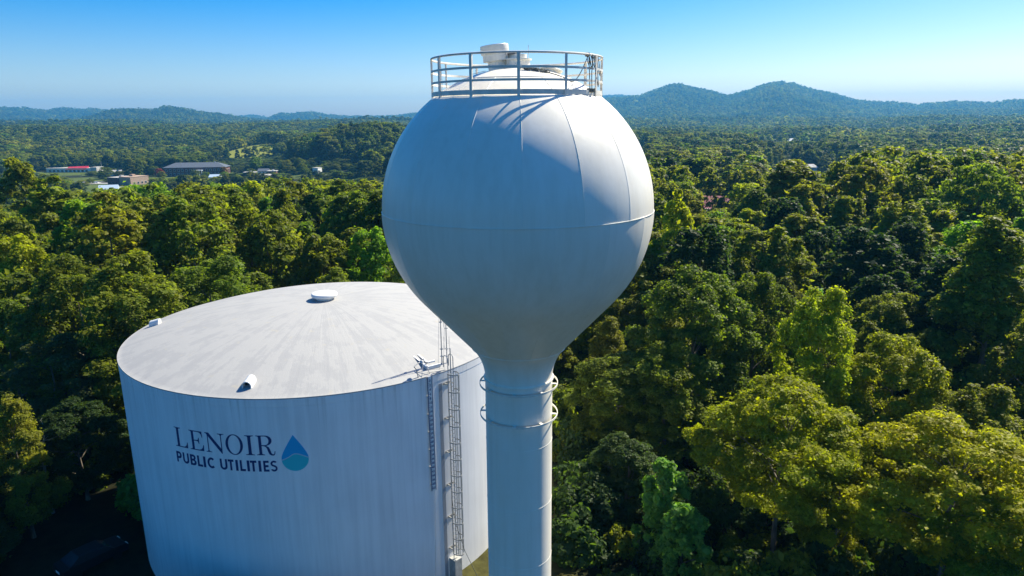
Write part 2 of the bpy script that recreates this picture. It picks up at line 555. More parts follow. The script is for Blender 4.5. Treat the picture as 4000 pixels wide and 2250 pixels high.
def ground_material():
    m = mat('ground_cover', (.03, .035, .015), .95, .1)
    t = m.node_tree
    b = t.nodes['Principled BSDF']
    at = t.nodes.new('ShaderNodeAttribute'); at.attribute_name = 'cover'
    tc = t.nodes.new('ShaderNodeTexCoord')
    nz = t.nodes.new('ShaderNodeTexNoise'); nz.inputs['Scale'].default_value = .9; nz.inputs['Detail'].default_value = 8
    nz.inputs['Roughness'].default_value = .7
    t.links.new(tc.outputs['Object'], nz.inputs['Vector'])
    rp = t.nodes.new('ShaderNodeValToRGB')
    rp.color_ramp.elements[0].position = .3; rp.color_ramp.elements[0].color = (.45, .42, .4, 1)
    rp.color_ramp.elements[1].position = .7; rp.color_ramp.elements[1].color = (1.5, 1.45, 1.2, 1)
    t.links.new(nz.outputs['Fac'], rp.inputs[0])
    mx = t.nodes.new('ShaderNodeVectorMath'); mx.operation = 'MULTIPLY'
    t.links.new(at.outputs['Color'], mx.inputs[0]); t.links.new(rp.outputs[0], mx.inputs[1])
    t.links.new(mx.outputs[0], b.inputs['Base Color'])
    bp = t.nodes.new('ShaderNodeBump'); bp.inputs['Strength'].default_value = .5; bp.inputs['Distance'].default_value = .2
    t.links.new(nz.outputs['Fac'], bp.inputs['Height']); t.links.new(bp.outputs[0], b.inputs['Normal'])
    return m


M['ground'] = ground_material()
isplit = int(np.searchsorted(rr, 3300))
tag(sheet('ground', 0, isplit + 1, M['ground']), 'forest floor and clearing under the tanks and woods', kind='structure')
tag(sheet('hills', isplit, len(rr), M['ground']), 'wooded hills along the horizon', kind='structure')
# ------------------------------------------------------------------ white ground tank
TC = Vector((-14.83, 52.23, 0)); TR = 14.61; TZ = 15.0; TS = 2.2; TB = -.7
TRS = (TR * TR + TS * TS) / (2 * TS)


def roof_z(r):
    return TZ + math.sqrt(TRS * TRS - r * r) - (TRS - TS)


def wall_pt(azd, z, rad=0.0):
    """point on the tank wall; az from the side facing -Y, positive towards +X (tank-local)"""
    a = R(azd)
    return Vector((math.sin(a) * (TR + rad), -math.cos(a) * (TR + rad), z))


tank = empty('water_tank', TC)
tag(tank, 'wide round white ground-level water tank with low dome roof and blue lettering', 'water tank')
b = MB()
b.lathe([(TR, TB), (TR, 4.5), (TR, 9.5), (TR, 14.36), (TR, 14.42), (TR - .012, 14.435), (TR - .012, 14.46), (TR + .015, 14.475), (TR + .015, TZ - .10), (TR - .02, TZ - .03)], 256)
b.build('wall', M['tank_wall'], tank, 20)
b = MB()
b.lathe([(TR + .02, TZ - .07), (TR + .02, TZ)] + [(r, roof_z(r)) for r in np.linspace(TR, .02, 44)], 192)
o = b.build('roof', M['tank_roof'], tank, 30)
# centre vent: short neck under a flat mushroom cap
b = MB()
z0 = roof_z(0)
b.lathe([(.62, z0 - .1), (.62, z0 + .24)], 40)
v = b.build('roof_vent', M['white'], tank)
b = MB()
prof = [(.60, z0 + .20), (.88, z0 + .20)]
for k in range(9):
    a = -math.pi / 2 + math.pi * k / 8
    prof.append((.88 + .13 * math.cos(a), z0 + .36 + .16 * math.sin(a)))
prof += [(.74, z0 + .53), (.72, z0 + .55), (.3, z0 + .585), (.01, z0 + .59)]
b.lathe(prof, 48)
b.build('vent_cap', M['white'], v)
# two half-barrel vents near the rim, open to the outside
for azd in (-5.2, -87.6):
    a = R(azd)
    out = Vector((math.sin(a), -math.cos(a), 0)); side = Vector((math.cos(a), math.sin(a), 0)); up = Vector((0, 0, 1))
    b = MB(); d = MB()
    n = 14; rad = .30; r_in, r_out = 13.0, 13.72
    zi, zo = roof_z(r_in) - .05, roof_z(r_out) - .04
    pts = []
    for rr_, zz_, q in ((r_out, zo, rad), (r_out, zo, rad - .06), (r_in, zi, rad - .06), (r_in, zi, rad)):
        row = []
        hh = .18
        for k in range(n + 1):
            t = math.pi * k / n
            row.append(out * rr_ + side * (q * math.cos(t)) + up * (zz_ + hh + q * math.sin(t)))
        row = [out * rr_ + side * q + up * zz_] + row + [out * rr_ - side * q + up * zz_]
        pts.append(row)
    m_ = n + 3
    vs = sum(pts, [])
    fs = [(i * m_ + k, i * m_ + k + 1, ((i + 1) % 4) * m_ + k + 1, ((i + 1) % 4) * m_ + k) for i in range(4) for k in range(m_ - 1)]
    # rounded back closure
    fs.append(tuple(3 * m_ + k for k in range(m_)))
    b.add(vs, fs, True)
    v = b.build('edge_vent', M['white'], tank, 35)
    row = [p - out * .35 + up * .12 for p in pts[1]]
    d.add(row, [tuple(range(len(row)))])
    d.build('screen', M['dark'], v)

# ---- lettering: flat shapes bent onto the wall, 6 mm proud of it
def bend(pts2, proud=.007):
    return [Vector((math.sin(x / TR) * (TR + proud), -math.cos(x / TR) * (TR + proud), z)) for x, z in pts2]


def filled(splines):
    cu = bpy.data.curves.new('outline', 'CURVE')
    cu.dimensions = '2D'
    cu.fill_mode = 'BOTH'
    for s in splines:
        sp = cu.splines.new('POLY')
        sp.points.add(len(s) - 1)
        for p, q in zip(sp.points, s):
            p.co = (q[0], q[1], 0, 1)
        sp.use_cyclic_u = True
    ob = bpy.data.objects.new('outline', cu)
    me = ob.to_mesh()
    vs = [tuple(v.co) for v in me.vertices]; fs = [tuple(p.vertices) for p in me.polygons]
    ob.to_mesh_clear()
    bpy.data.objects.remove(ob); bpy.data.curves.remove(cu)
    return vs, fs


def cut_strips(vs, fs, axis_step):
    """split a flat shape along x so that it can follow the curved wall"""
    me = bpy.data.meshes.new('tmp'); me.from_pydata(vs, [], fs)
    bm = bmesh.new(); bm.from_mesh(me)
    xs = [v.co.x for v in bm.verts]
    x = math.ceil(min(xs) / axis_step) * axis_step
    while x < max(xs):
        bmesh.ops.bisect_plane(bm, geom=bm.verts[:] + bm.edges[:] + bm.faces[:], plane_co=(x, 0, 0), plane_no=(1, 0, 0))
        x += axis_step
    bm.verts.index_update()
    v2 = [tuple(v.co) for v in bm.verts]; f2 = [tuple(v.index for v in f.verts) for f in bm.faces]
    bm.free(); bpy.data.meshes.remove(me)
    return v2, f2


def put_shape(name, splines, x0, x1, z0, z1, material, parent, proud=.007):
    """fit outlines (any units) into the wall box x0..x1 (arc metres), z0..z1"""
    allp = [p for s in splines for p in s]
    ax, bx = min(p[0] for p in allp), max(p[0] for p in allp)
    ay, by = min(p[1] for p in allp), max(p[1] for p in allp)
    sp = [[(x0 + (p[0] - ax) / (bx - ax) * (x1 - x0), z0 + (p[1] - ay) / (by - ay) * (z1 - z0)) for p in s] for s in splines]
    vs, fs = filled(sp)
    vs, fs = cut_strips(vs, fs, .3)
    b = MB()
    b.add(bend([(v[0], v[1]) for v in vs], proud), fs)
    return b.build(name, material, parent)


def arc(cx_, cy_, rx, ry, a0, a1, n=20):
    return [(cx_ + rx * math.cos(R(a0 + (a1 - a0) * k / n)), cy_ + ry * math.sin(R(a0 + (a1 - a0) * k / n))) for k in range(n + 1)]


t_ = .03  # serif thickness
SERIF = {
    'L': [[(0, 1), (.40, 1), (.40, 1 - t_), (.30, .95), (.27, .92), (.27, .05), (.52, .05), (.62, .09), (.69, .18), (.72, .30), (.76, .30), (.75, 0), (0, 0), (0, t_), (.09, .045), (.13, .08), (.13, .92), (.10, .955), (0, 1 - t_)]],
    'E': [[(0, 1), (.78, 1), (.80, .70), (.765, .70), (.73, .83), (.66, .92), (.55, .95), (.28, .95), (.28, .53), (.45, .53), (.52, .56), (.55, .66), (.585, .66), (.585, .34), (.55, .34), (.52, .45), (.45, .48), (.28, .48), (.28, .05), (.55, .05), (.68, .09), (.76, .18), (.80, .31), (.84, .31), (.82, 0), (0, 0), (0, t_), (.10, .05), (.14, .09), (.14, .91), (.10, .95), (0, 1 - t_)]],
    'N': [[(0, 1), (.22, 1), (.83, .24), (.83, .90), (.79, .955), (.68, 1 - t_), (.68, 1), (1.03, 1), (1.03, 1 - t_), (.92, .955), (.88, .90), (.88, -.02), (.84, -.02), (.17, .82), (.17, .10), (.21, .045), (.32, t_), (.32, 0), (0, 0), (0, t_), (.09, .045), (.12, .10), (.12, .88), (.08, .94), (0, 1 - t_)]],
    'O': [arc(.5, .5, .5, .52, 0, 360, 48)[:-1], arc(.5, .5, .345, .475, 0, 360, 48)[:-1]],
    'I': [[(0, 1), (.40, 1), (.40, 1 - t_), (.30, .95), (.27, .91), (.27, .09), (.30, .05), (.40, t_), (.40, 0), (0, 0), (0, t_), (.10, .05), (.13, .09), (.13, .91), (.10, .95), (0, 1 - t_)]],
    'R': [[(0, 1), (.48, 1)] + arc(.48, .745, .30, .255, 85, -70, 14) + [(.50, .475), (.62, .40), (.68, .25), (.72, .10), (.78, .045), (.85, .06), (.88, .20), (.915, .20), (.90, .06), (.84, -.02), (.72, -.02), (.62, .04), (.56, .18), (.52, .34), (.45, .43), (.36, .465), (.27, .465), (.27, .09), (.30, .05), (.40, t_), (.40, 0), (0, 0), (0, t_), (.10, .05), (.13, .09), (.13, .91), (.10, .95), (0, 1 - t_)],
          [(.27, .515), (.42, .515)] + arc(.43, .735, .20, .22, -85, 85, 14) + [(.42, .955), (.27, .955)]],
}
for ch, x0, x1, z0, z1 in (('L', -6.40, -5.37, 11.33, 12.63), ('E', -5.19, -4.13, 11.33, 12.63), ('N', -3.99, -2.66, 11.31, 12.63), ('O', -2.60, -1.48, 11.30, 12.66), ('I', -1.34, -.79, 11.33, 12.63), ('R', -.66, .47, 11.31, 12.63)):
    put_shape('letter', SERIF[ch], x0, x1, z0, z1, M['navy'], tank)

w_ = .27
def sbar(x0, y0, x1, y1): return [(x0, y0), (x1, y0), (x1, y1), (x0, y1)]
SANS = {
    'P': [[(0, 0), (w_, 0), (w_, .36), (.42, .36)] + arc(.45, .68, .41, .32, -80, 80, 14) + [(.42, 1), (0, 1)],
          [(w_, .55), (.40, .55)] + arc(.42, .68, .17, .13, -80, 80, 8) + [(.40, .81), (w_, .81)]],
    'U': [[(0, 1), (0, .34)] + arc(.45, .34, .45, .35, 180, 360, 18) + [(.90, 1), (.65, 1), (.65, .36)] + arc(.45, .36, .20, .18, 360, 180, 12) + [(.25, 1)]],
    'B': [[(0, 0), (.42, 0)] + arc(.46, .28, .40, .28, -85, 50, 12) + [(.66, .53)] + arc(.44, .74, .36, .26, -35, 85, 12) + [(.42, 1), (0, 1)],
          [(w_, .19), (.40, .19)] + arc(.42, .30, .17, .11, -80, 80, 8) + [(.40, .42), (w_, .42)],
          [(w_, .60), (.38, .60)] + arc(.40, .71, .15, .10, -80, 80, 8) + [(.38, .82), (w_, .82)]],
    'L': [[(0, 0), (.72, 0), (.72, .2), (w_, .2), (w_, 1), (0, 1)]],
    'I': [sbar(0, 0, w_, 1)],
    'C': [arc(.52, .5, .52, .51, 48, 312, 30) + arc(.52, .5, .27, .31, 312, 48, 24)],
    'T': [[(.25, 0), (.51, 0), (.51, .8), (.76, .8), (.76, 1), (0, 1), (0, .8), (.25, .8)]],
    'E': [[(0, 0), (.72, 0), (.72, .19), (w_, .19), (w_, .41), (.65, .41), (.65, .6), (w_, .6), (w_, .81), (.72, .81), (.72, 1), (0, 1)]],
    'S': [arc(.38, .73, .37, .28, 30, 245, 18)[:-1] + arc(.36, .29, .17, .13, 62, -150, 14) + arc(.36, .29, .37, .30, -160, 75, 18) + arc(.38, .73, .16, .11, 240, 40, 12)],
}
for ch, x0, x1 in (('P', -6.48, -6.03), ('U', -5.93, -5.44), ('B', -5.33, -4.86), ('L', -4.77, -4.38), ('I', -4.32, -4.15), ('C', -4.02, -3.53), ('U', -3.13, -2.64), ('T', -2.59, -2.21), ('I', -2.09, -1.93), ('L', -1.81, -1.46), ('I', -1.36, -1.20), ('T', -1.16, -.76), ('I', -.64, -.48), ('E', -.34, 0.0), ('S', .10, .50)):
    put_shape('letter', SANS[ch], x0, x1, 10.24, 10.97, M['navy'], tank)

# ---- water drop emblem: blue top, pale wave line, teal bottom
dcx, dcz, dr = 1.595, 11.03, .805
def drop_outline():
    lo = arc(dcx, dcz, dr, dr, 158, 382, 40)
    tip = (dcx - .02, 12.62)
    def q(p0, c, p1, n=8): return [((1 - t) ** 2 * p0[0] + 2 * t * (1 - t) * c[0] + t * t * p1[0], (1 - t) ** 2 * p0[1] + 2 * t * (1 - t) * c[1] + t * t * p1[1]) for t in [k / n for k in range(1, n)]]
    return lo + q(lo[-1], (dcx + .60, 11.72), tip) + [tip] + q(tip, (dcx - .60, 11.72), lo[0])
def wave(x):
    return float(np.interp(x, [.6, .95, 1.25, 1.45, 1.6, 1.8, 2.1, 2.6], [10.93, 11.03, 11.18, 11.32, 11.38, 11.35, 11.22, 10.98]))
vs, fs = filled([drop_outline()])
me = bpy.data.meshes.new('tmp'); me.from_pydata(vs, [], fs)
for nm, mt, keep in (('drop_upper', 'drop_blue', 1), ('drop_lower', 'drop_teal', -1)):
    bm = bmesh.new(); bm.from_mesh(me)
    bmesh.ops.triangulate(bm, faces=bm.faces)
    for x in np.arange(.7, 2.45, .1):
        bmesh.ops.bisect_plane(bm, geom=bm.verts[:] + bm.edges[:] + bm.faces[:], plane_co=(x, 0, 0), plane_no=(1, 0, 0))
    cells = []
    for x in np.arange(.6, 2.5, .1):
        xm = x + .05
        sl = (wave(x + .1) - wave(x)) / .1
        fsel = [f for f in bm.faces if x - 1e-4 <= f.calc_center_median().x < x + .1 - 1e-4]
        geom = list({v for f in fsel for v in f.verts}) + list({e for f in fsel for e in f.edges}) + fsel
        if fsel:
            bmesh.ops.bisect_plane(bm, geom=geom, plane_co=(x, wave(x), 0), plane_no=(-sl, 1, 0))
    kill = [f for f in bm.faces if (f.calc_center_median().y - wave(f.calc_center_median().x)) * keep < 0]
    bmesh.ops.delete(bm, geom=kill, context='FACES')
    bm.verts.index_update()
    b = MB(); b.add(bend([(v.co.x, v.co.y) for v in bm.verts]), [tuple(v.index for v in f.verts) for f in bm.faces])
    bm.free()
    if keep == 1:
        emblem = b.build('drop_emblem', M[mt], tank)
    else:
        b.build('drop_lower', M[mt], emblem)
bpy.data.meshes.remove(me)
b = MB()
xs = np.linspace(dcx - .79, dcx + .79, 24)
lowr = [(x, wave(x) - .04) for x in xs]; topr = [(x, wave(x) + .04) for x in xs]
b.add(bend(lowr + topr, .012), [(i, i + 1, i + 25, i + 24) for i in range(23)])
b.build('wave_line', M['drop_wave'], emblem)

# ---- depth gauge board with numerals
b = MB()
ba = R(40.25); bn = Vector((math.sin(ba), -math.cos(ba), 0)); bs = Vector((math.cos(ba), math.sin(ba), 0))
rot = Matrix((bs, bn, Vector((0, 0, 1)))).transposed()
bc = bn * (TR + .09)
b.box(bc + Vector((0, 0, (6.9 + 15.0) / 2)), (.34, .05, 8.1), rot)
board = b.build('gauge_board', M['white'], tank)
b = MB()
for s in (-1, 1):
    b.box(bc + bs * s * .165 + bn * .03 + Vector((0, 0, 10.95)), (.035, .03, 8.1), rot)
b.build('edge_strip', M['navy'], board)
b = MB(); b.box(bn * (TR + .03), (.42, .07, .05), rot)
bk = b.build('bracket', M['steel'], board)
for i, z in enumerate(np.arange(7.4, 15, 1.25)):
    q = bk if i == 0 else dup(bk, board)
    q.location = (0, 0, float(z))
def numeral_mesh(txt):
    cu = bpy.data.curves.new('numeral', 'FONT'); cu.body = txt; cu.align_x = 'CENTER'; cu.size = .235; cu.offset = .006
    ob = bpy.data.objects.new('numeral', cu); me = ob.to_mesh()
    vs = [tuple(v.co) for v in me.vertices]; fs = [tuple(p.vertices) for p in me.polygons]
    ob.to_mesh_clear(); bpy.data.objects.remove(ob); bpy.data.curves.remove(cu)
    return vs, fs
for i in range(26):
    vs, fs = numeral_mesh(str(2 * i))
    b = MB()
    b.add([bc + bn * .028 + bs * v[0] + Vector((0, 0, 14.63 - i * .305 + v[1])) for v in vs], fs)
    b.build('numeral', M['navy'], board)
b = MB()
for i in range(52):
    z = 14.86 - i * .1525
    b.box(bc + bn * .027 - bs * .11 + Vector((0, 0, z)), (.07 if i % 2 else .11, .006, .025), rot)
tag(b.build('scale_marks', M['navy'], board), kind='stuff')
# float wire under the board
b = MB()
b.tube([wall_pt(40.5, 6.9, .12), wall_pt(39.9, 4, .2), wall_pt(39.2, 1.5, .35), wall_pt(38.6, -.5, .5)], .012, 5)
b.build('float_wire', M['steel'], tank)

# ---- flat strip down the wall, its dark grey painted in for shade
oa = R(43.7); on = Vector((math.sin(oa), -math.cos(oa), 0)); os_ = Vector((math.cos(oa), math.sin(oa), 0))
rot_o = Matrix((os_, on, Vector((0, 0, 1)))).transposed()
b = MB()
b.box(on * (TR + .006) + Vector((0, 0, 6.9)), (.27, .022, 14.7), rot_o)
b.build('shade_strip', M['bluegrey'], tank)

# ---- caged ladder
la = R(45.9); lnv = Vector((math.sin(la), -math.cos(la), 0)); ls = Vector((math.cos(la), math.sin(la), 0))
Z = Vector((0, 0, 1))
LB = lnv * (TR + .42)
ztop, zbot = 15.15, 1.3
b = MB()
for s in (-1, 1):
    p = LB + ls * s * .22
    # stringers rise over the roof and turn back down as hand loops
    pts = [p + Z * zbot, p + Z * ztop, p + Z * (ztop + .75)]
    for k in range(1, 7):
        t = math.pi * k / 6
        pts.append(p - lnv * (.22 - .22 * math.cos(t)) + Z * (ztop + .75 + .22 * math.sin(t)))
    pts.append(p - lnv * .44 + Z * (ztop + .12))
    b.tube(pts, .032, 6)
ladder = b.build('ladder', M['steel'], tank)
rm = MB(); rm.tube([-ls * .22, ls * .22], .019, 6, caps=False)
rung = rm.build('rung', M['steel'], ladder)
nr_ = int((ztop - zbot) / .305)
for i in range(nr_):
    q = rung if i == 0 else dup(rung, ladder)
    q.location = LB + Z * (zbot + .15 + i * .305)
hm = MB()
arcp = [ls * (-.36) * math.cos(t) + lnv * (.10 + .60 * math.sin(t)) for t in np.linspace(0, math.pi, 15)]
arcp = [-ls * .23] + [-ls * .36 + lnv * .08] + arcp + [ls * .36 + lnv * .08] + [ls * .23]
for i in range(len(arcp) - 1):
    d_ = (arcp[i + 1] - arcp[i]); L_ = d_.length
    if L_ < 1e-4: continue
    d_.normalize(); n_ = d_.cross(Z)
    hm.box((arcp[i] + arcp[i + 1]) / 2, (L_ + .01, .016, .075), Matrix((d_, n_, Z)).transposed())
hoop = hm.build('hoop', M['steel'], ladder)
hz = [1.75 + 1.2 * i for i in range(12)]
for i, z in enumerate(hz):
    q = hoop if i == 0 else dup(hoop, ladder)
    q.location = LB + Z * z
for t in np.linspace(0, math.pi, 7):
    bb = MB()
    p = LB + ls * (-.35) * math.cos(t) + lnv * (.10 + .59 * math.sin(t))
    bb.box(p + Z * (hz[0] + hz[-1]) / 2, (.045, .012, hz[-1] - hz[0]), Matrix((ls, lnv, Z)).transposed())
    bb.build('cage_bar', M['steel'], ladder)
br = MB()
for s in (-1, 1):
    br.box(ls * s * .22 - lnv * .2, (.05, .42, .06), Matrix((ls, lnv, Z)).transposed())
br.box(-lnv * .39, (.72, .02, .16), Matrix((ls, lnv, Z)).transposed())
bracket = br.build('bracket', M['steel'], ladder)
for i, z in enumerate(np.arange(1.9, 15, 2.45)):
    q = bracket if i == 0 else dup(bracket, ladder)
    q.location = LB + Z * float(z)
# safety pole beside the ladder and a rope that hangs from it
b = MB(); b.tube([LB + ls * .05 - lnv * .05 + Z * zbot, LB + ls * .05 - lnv * .05 + Z * 16.6], .035, 8)
b.build('safety_pole', M['steel'], ladder)
b = MB()
b.tube([LB - ls * .25 + Z * 6.2, LB - ls * .18 + lnv * .1 + Z * 4.6, LB + ls * .05 + lnv * .2 + Z * 3.4, LB + ls * .35 + lnv * .5 + Z * 1.8, LB + ls * 1.1 + lnv * .9 + Z * (-.45)], .018, 6)
b.build('rope', M['rope'], ladder)
# concrete stub under the ladder foot
b = MB()
b.box(lnv * (TR + .32) + Z * .2, (.62, .62, 1.9), Matrix((ls, lnv, Z)).transposed())
b.build('footing_block', M['concrete'], tank)

# ---- hatch curb of steel channels, masts and lamp at the roof edge beside the ladder
ro = Matrix((ls, lnv, Z)).transposed()
def chan(bm_, p0, p1, w=.10, h=.20, th=.02):
    d_ = (p1 - p0); L_ = d_.length; d_.normalize(); s_ = Z.cross(d_).normalized(); n_ = d_.cross(s_)
    m_ = Matrix((d_, s_, n_)).transposed(); c_ = (p0 + p1) / 2
    bm_.box(c_, (L_, th, h), m_)
    bm_.box(c_ + s_ * (w / 2 + th / 2) + n_ * (h / 2 - th / 2), (L_, w, th), m_)
    bm_.box(c_ + s_ * (w / 2 + th / 2) - n_ * (h / 2 - th / 2), (L_, w, th), m_)
pA = wall_pt(41.6, 0, -.55); pB = wall_pt(42.2, 0, -2.3); pC = wall_pt(45.6, 0, -.45)
hb = MB()
zc = roof_z(TR - .6) + .15
chan(hb, pA + Z * zc, pB + Z * (zc + .22)); chan(hb, pA + Z * (zc - .05) + ls * .05, pC + Z * (zc - .05))
hatch = hb.build('hatch_channel', M['white'], tank)
hb = MB()
q1, q2, q3 = wall_pt(43.3, 0, -1.15), wall_pt(43.9, 0, -2.3), wall_pt(45.8, 0, -1.1)
chan(hb, q1 + Z * (zc + .05), q2 + Z * (zc + .25)); chan(hb, q1 + Z * zc + ls * .05, q3 + Z * zc)
hb.build('hatch_channel', M['white'], tank)
b = MB()
for azd, rad, h in ((47.0, -.75, 5.2), (48.4, -.62, 4.4)):
    p = wall_pt(azd, 0, rad)
    b = MB(); zr = roof_z(TR + rad)
    b.tube([p + Z * (zr - .1), p + Z * (zr + h * .55), p + Z * (zr + h)], [.038, .03, .02], 7)
    for dz in (.5, 1.0, h * .55):
        b.box(p + Z * (zr + dz), (.16, .16, .05), ro)
    mast = b.build('antenna_mast', M['steel'], tank)
    for s in (1.35, 2.9, h - .25):
        b = MB()
        b.tube([p + Z * (zr + s), p + Z * (zr + s) + ls * .24], .015, 5)
        b.tube([p + ls * .24 + Z * (zr + s - .45), p + ls * .24 + Z * (zr + s + .45)], .014, 5)
        b.build('antenna_whip', M['steel'], mast)
    b = MB()
    b.tube([p + Z * (zr + h - .05), p + lnv * .3 - ls * .55 + Z * (zr + .3), p + lnv * .62 - ls * .62 + Z * (zr - .5)], .010, 5)
    b.build('feed_cable', M['steel'], mast)
p = wall_pt(37.6, 0, -.12)
b = MB()
zr = TZ
pts = [p + Z * (zr - .1), p + Z * (zr + .55) - ls * .12, p + Z * (zr + .85) - ls * .32, p + Z * (zr + .98) + ls * .0, p + Z * (zr + 1.0) + ls * .22]
b.tube(pts, .035, 7)
lampo = b.build('lamp_arm', M['steel'], tank)
b = MB()
b.lathe([(.0, .12), (.08, .11), (.15, .02), (.16, -.02), (.02, -.03)], 18, p + Z * (zr + 1.0) + ls * .3)
b.build('lamp_head', M['steel'], lampo)
b = MB()
b.tube([p + Z * (zr + .3) + ls * .2, p + Z * (zr + .12) + ls * 1.0, wall_pt(43, zr + .1, -.05), wall_pt(45, zr + .12, .1)], .02, 5)
b.tube([wall_pt(38.4, zr + .02, -.05), wall_pt(40.8, zr + .95, -.75)], .025, 5)
b.tube([wall_pt(40.8, zr + .08, -.05), wall_pt(40.8, zr + .95, -.75)], .025, 5)
b.build('conduit', M['steel'], tank)

# ------------------------------------------------------------------ bulb-shaped water tower
WX, WY, WR, WZ = .2115, 22.8, 4.4694, 28.0664
CN = 1.195
tower = empty('water_tower', (WX, WY, -.5))
tag(tower, 'tall white bulb-shaped water tower on a single column with a railing round its top', 'water tower')
OZ = .5   # parts are written in world height; the tower's base is at -.5


class TMB(MB):
    def build(s, *a, **k):
        s.v = [(x, y, z + OZ) for x, y, z in s.v]
        return MB.build(s, *a, **k)


A0 = R(42.63)
NG = 16
SEAM0 = R(1.3)          # a seam of the upper shell faces the camera side (-Y), the lower ones are half a plate round


def az_pt(r, t, z):
    return (r * math.sin(t), -r * math.cos(t), z)


def gore(profile, t0, t1, flat=.20, n=10):
    """one shell plate between two meridians, a little flatter across than the full circle"""
    b = TMB(); vs = []; half = (t1 - t0) / 2
    g = .0035
    for r, z in profile:
        for k in range(n + 1):
            t = t0 + g * .2 + (t1 - t0 - 2 * g * .2) * k / n
            chord = math.cos(half) / math.cos(t - (t0 + t1) / 2)
            q = (1 - flat) + flat * chord
            q *= 1 + flat * (1 - math.cos(half)) * .5
            vs.append(az_pt(r * q, t, z))
    m = n + 1
    fs = [(i * m + k, i * m + k + 1, (i + 1) * m + k + 1, (i + 1) * m + k) for i in range(len(profile) - 1) for k in range(n)]
    b.add(vs, fs, True)
    return b


RC = 1.75
la1 = math.acos(RC / WR)
up = [(WR * math.cos(a), WZ + WR * math.sin(a)) for a in np.linspace(0.0, la1, 22)]
lo = [(WR * math.cos(a), WZ + WR * math.sin(a)) for a in np.linspace(0.0, -A0, 16)]
r0, z0 = lo[-1]
r1 = 1.6505
t0_ = (r0 - r1) / math.sin(A0)
cone = [(r0 - math.sin(A0) * t, z0 - math.cos(A0) * t) for t in np.linspace(0, t0_, 12)]
lo_all = lo + cone[1:]
zc1 = lo_all[-1][1]
rf = (r1 - CN) / (1 - math.cos(A0))
neck = [(CN + rf * (1 - math.cos(a)), zc1 - rf * (math.sin(A0) - math.sin(a))) for a in np.linspace(A0, 0, 16)]
zn = neck[-1][1]
dth = 2 * math.pi / NG
for i in range(NG):
    gore(up, SEAM0 + dth * i, SEAM0 + dth * (i + 1)).build('shell_plate', M['tower'], tower, 80)
for i in range(NG):
    gore(lo_all, SEAM0 + dth * (i + .5), SEAM0 + dth * (i + 1.5), .25).build('shell_plate', M['tower'], tower, 80)
# welds
def seam_pts(profile, t, off=.004): return [az_pt(r + off, t, z) for r, z in profile]
for i in range(NG):
    b = TMB(); b.tube(seam_pts(up, SEAM0 + dth * i), .010, 5); b.build('weld_seam', M['tower'], tower)
for i in range(NG):
    b = TMB(); b.tube(seam_pts(lo_all, SEAM0 + dth * (i + .5)), .009, 5); b.build('weld_seam', M['tower'], tower)
def ring(r, z, rad, name='weld_seam', n=96, m='tower'):
    b = TMB(); b.tube([az_pt(r, 2 * math.pi * k / n, z) for k in range(n)], rad, 6, closed=True)
    return b.build(name, M[m], tower)
ring(WR + .004, WZ, .013)
ring(RC + .004, up[-1][1], .016)
ring(r1 + .002, zc1, .014)
b = TMB(); b.lathe([(WR * math.cos(a), WZ + WR * math.sin(a)) for a in np.linspace(la1, R(89.7), 12)], 64); b.build('crown_plate', M['tower'], tower)
b = TMB(); b.lathe(neck, 96); b.build('neck', M['tower'], tower, 80)
b = TMB(); b.lathe([(CN - .02, zn + .03), (CN + .045, zn + .03), (CN + .05, zn), (CN + .045, zn - .035), (CN - .02, zn - .035)], 96); b.build('collar', M['tower'], tower)
# column with its belled foot, course welds
prof = [(CN, zn), (CN, 4.5)]
for k in range(1, 11):
    t = k / 10
    prof.append((CN + 1.5 * (1 - math.cos(t * math.pi / 2)) ** 1.3, 4.5 - 5.2 * t))
b = TMB(); b.lathe(prof, 96); b.build('column', M['tower'], tower, 80)
for z in np.arange(zn - 2.35, 5, -2.35):
    ring(CN + .001, float(z), .006)
# two ring rails held off the column by plates
for z in (21.87, 20.72):
    b = TMB(); b.lathe([(1.375, z - .035), (1.395, z - .035), (1.395, z + .035), (1.375, z + .035), (1.375, z - .035)], 96)
    rg = b.build('ring_rail', M['rail'], tower, 30)
    for i in range(8):
        t = SEAM0 + R(36) + i * math.pi / 4
        b = TMB()
        ra = Vector((math.sin(t), -math.cos(t), 0)); ta = Vector((math.cos(t), math.sin(t), 0))
        b.box(ra * 1.28 + Vector((0, 0, z - .01)), (.20, .11, .018), Matrix((ra, ta, Vector((0, 0, 1)))).transposed())
        b.build('bracket', M['rail'], rg)

# ---- railing round the top
PR = 2.69
zb, zt = 31.63, 32.79
def band(r, z, h, th, name, n=120):
    b = TMB(); b.lathe([(r - th / 2, z - h / 2), (r + th / 2, z - h / 2), (r + th / 2, z + h / 2), (r - th / 2, z + h / 2), (r - th / 2, z - h / 2)], n)
    return b.build(name, M['rail'], tower, 30)
band(PR + .01, zb + .09, .14, .012, 'toe_plate')
band(PR + .02, zb + .42, .065, .025, 'rail')
band(PR + .02, zb + .77, .065, .025, 'rail')
b = TMB(); b.tube([az_pt(PR + .01, 2 * math.pi * k / 96, zt) for k in range(96)], .034, 8, closed=True); b.build('top_rail', M['rail'], tower)
for i in range(12):
    t = R(.5 + 30 * i)
    ra = Vector((math.sin(t), -math.cos(t), 0)); ta = Vector((math.cos(t), math.sin(t), 0))
    mm = Matrix((ra, ta, Vector((0, 0, 1)))).transposed()
    b = TMB()
    c = ra * (PR + .045)
    b.box(c + Vector((0, 0, (zb - .12 + zt) / 2)), (.012, .085, zt - zb + .10), mm)
    b.box(c - ra * .032 + ta * .036 + Vector((0, 0, (zb - .12 + zt) / 2)), (.055, .012, zt - zb + .10), mm)
    b.build('rail_post', M['rail'], tower)

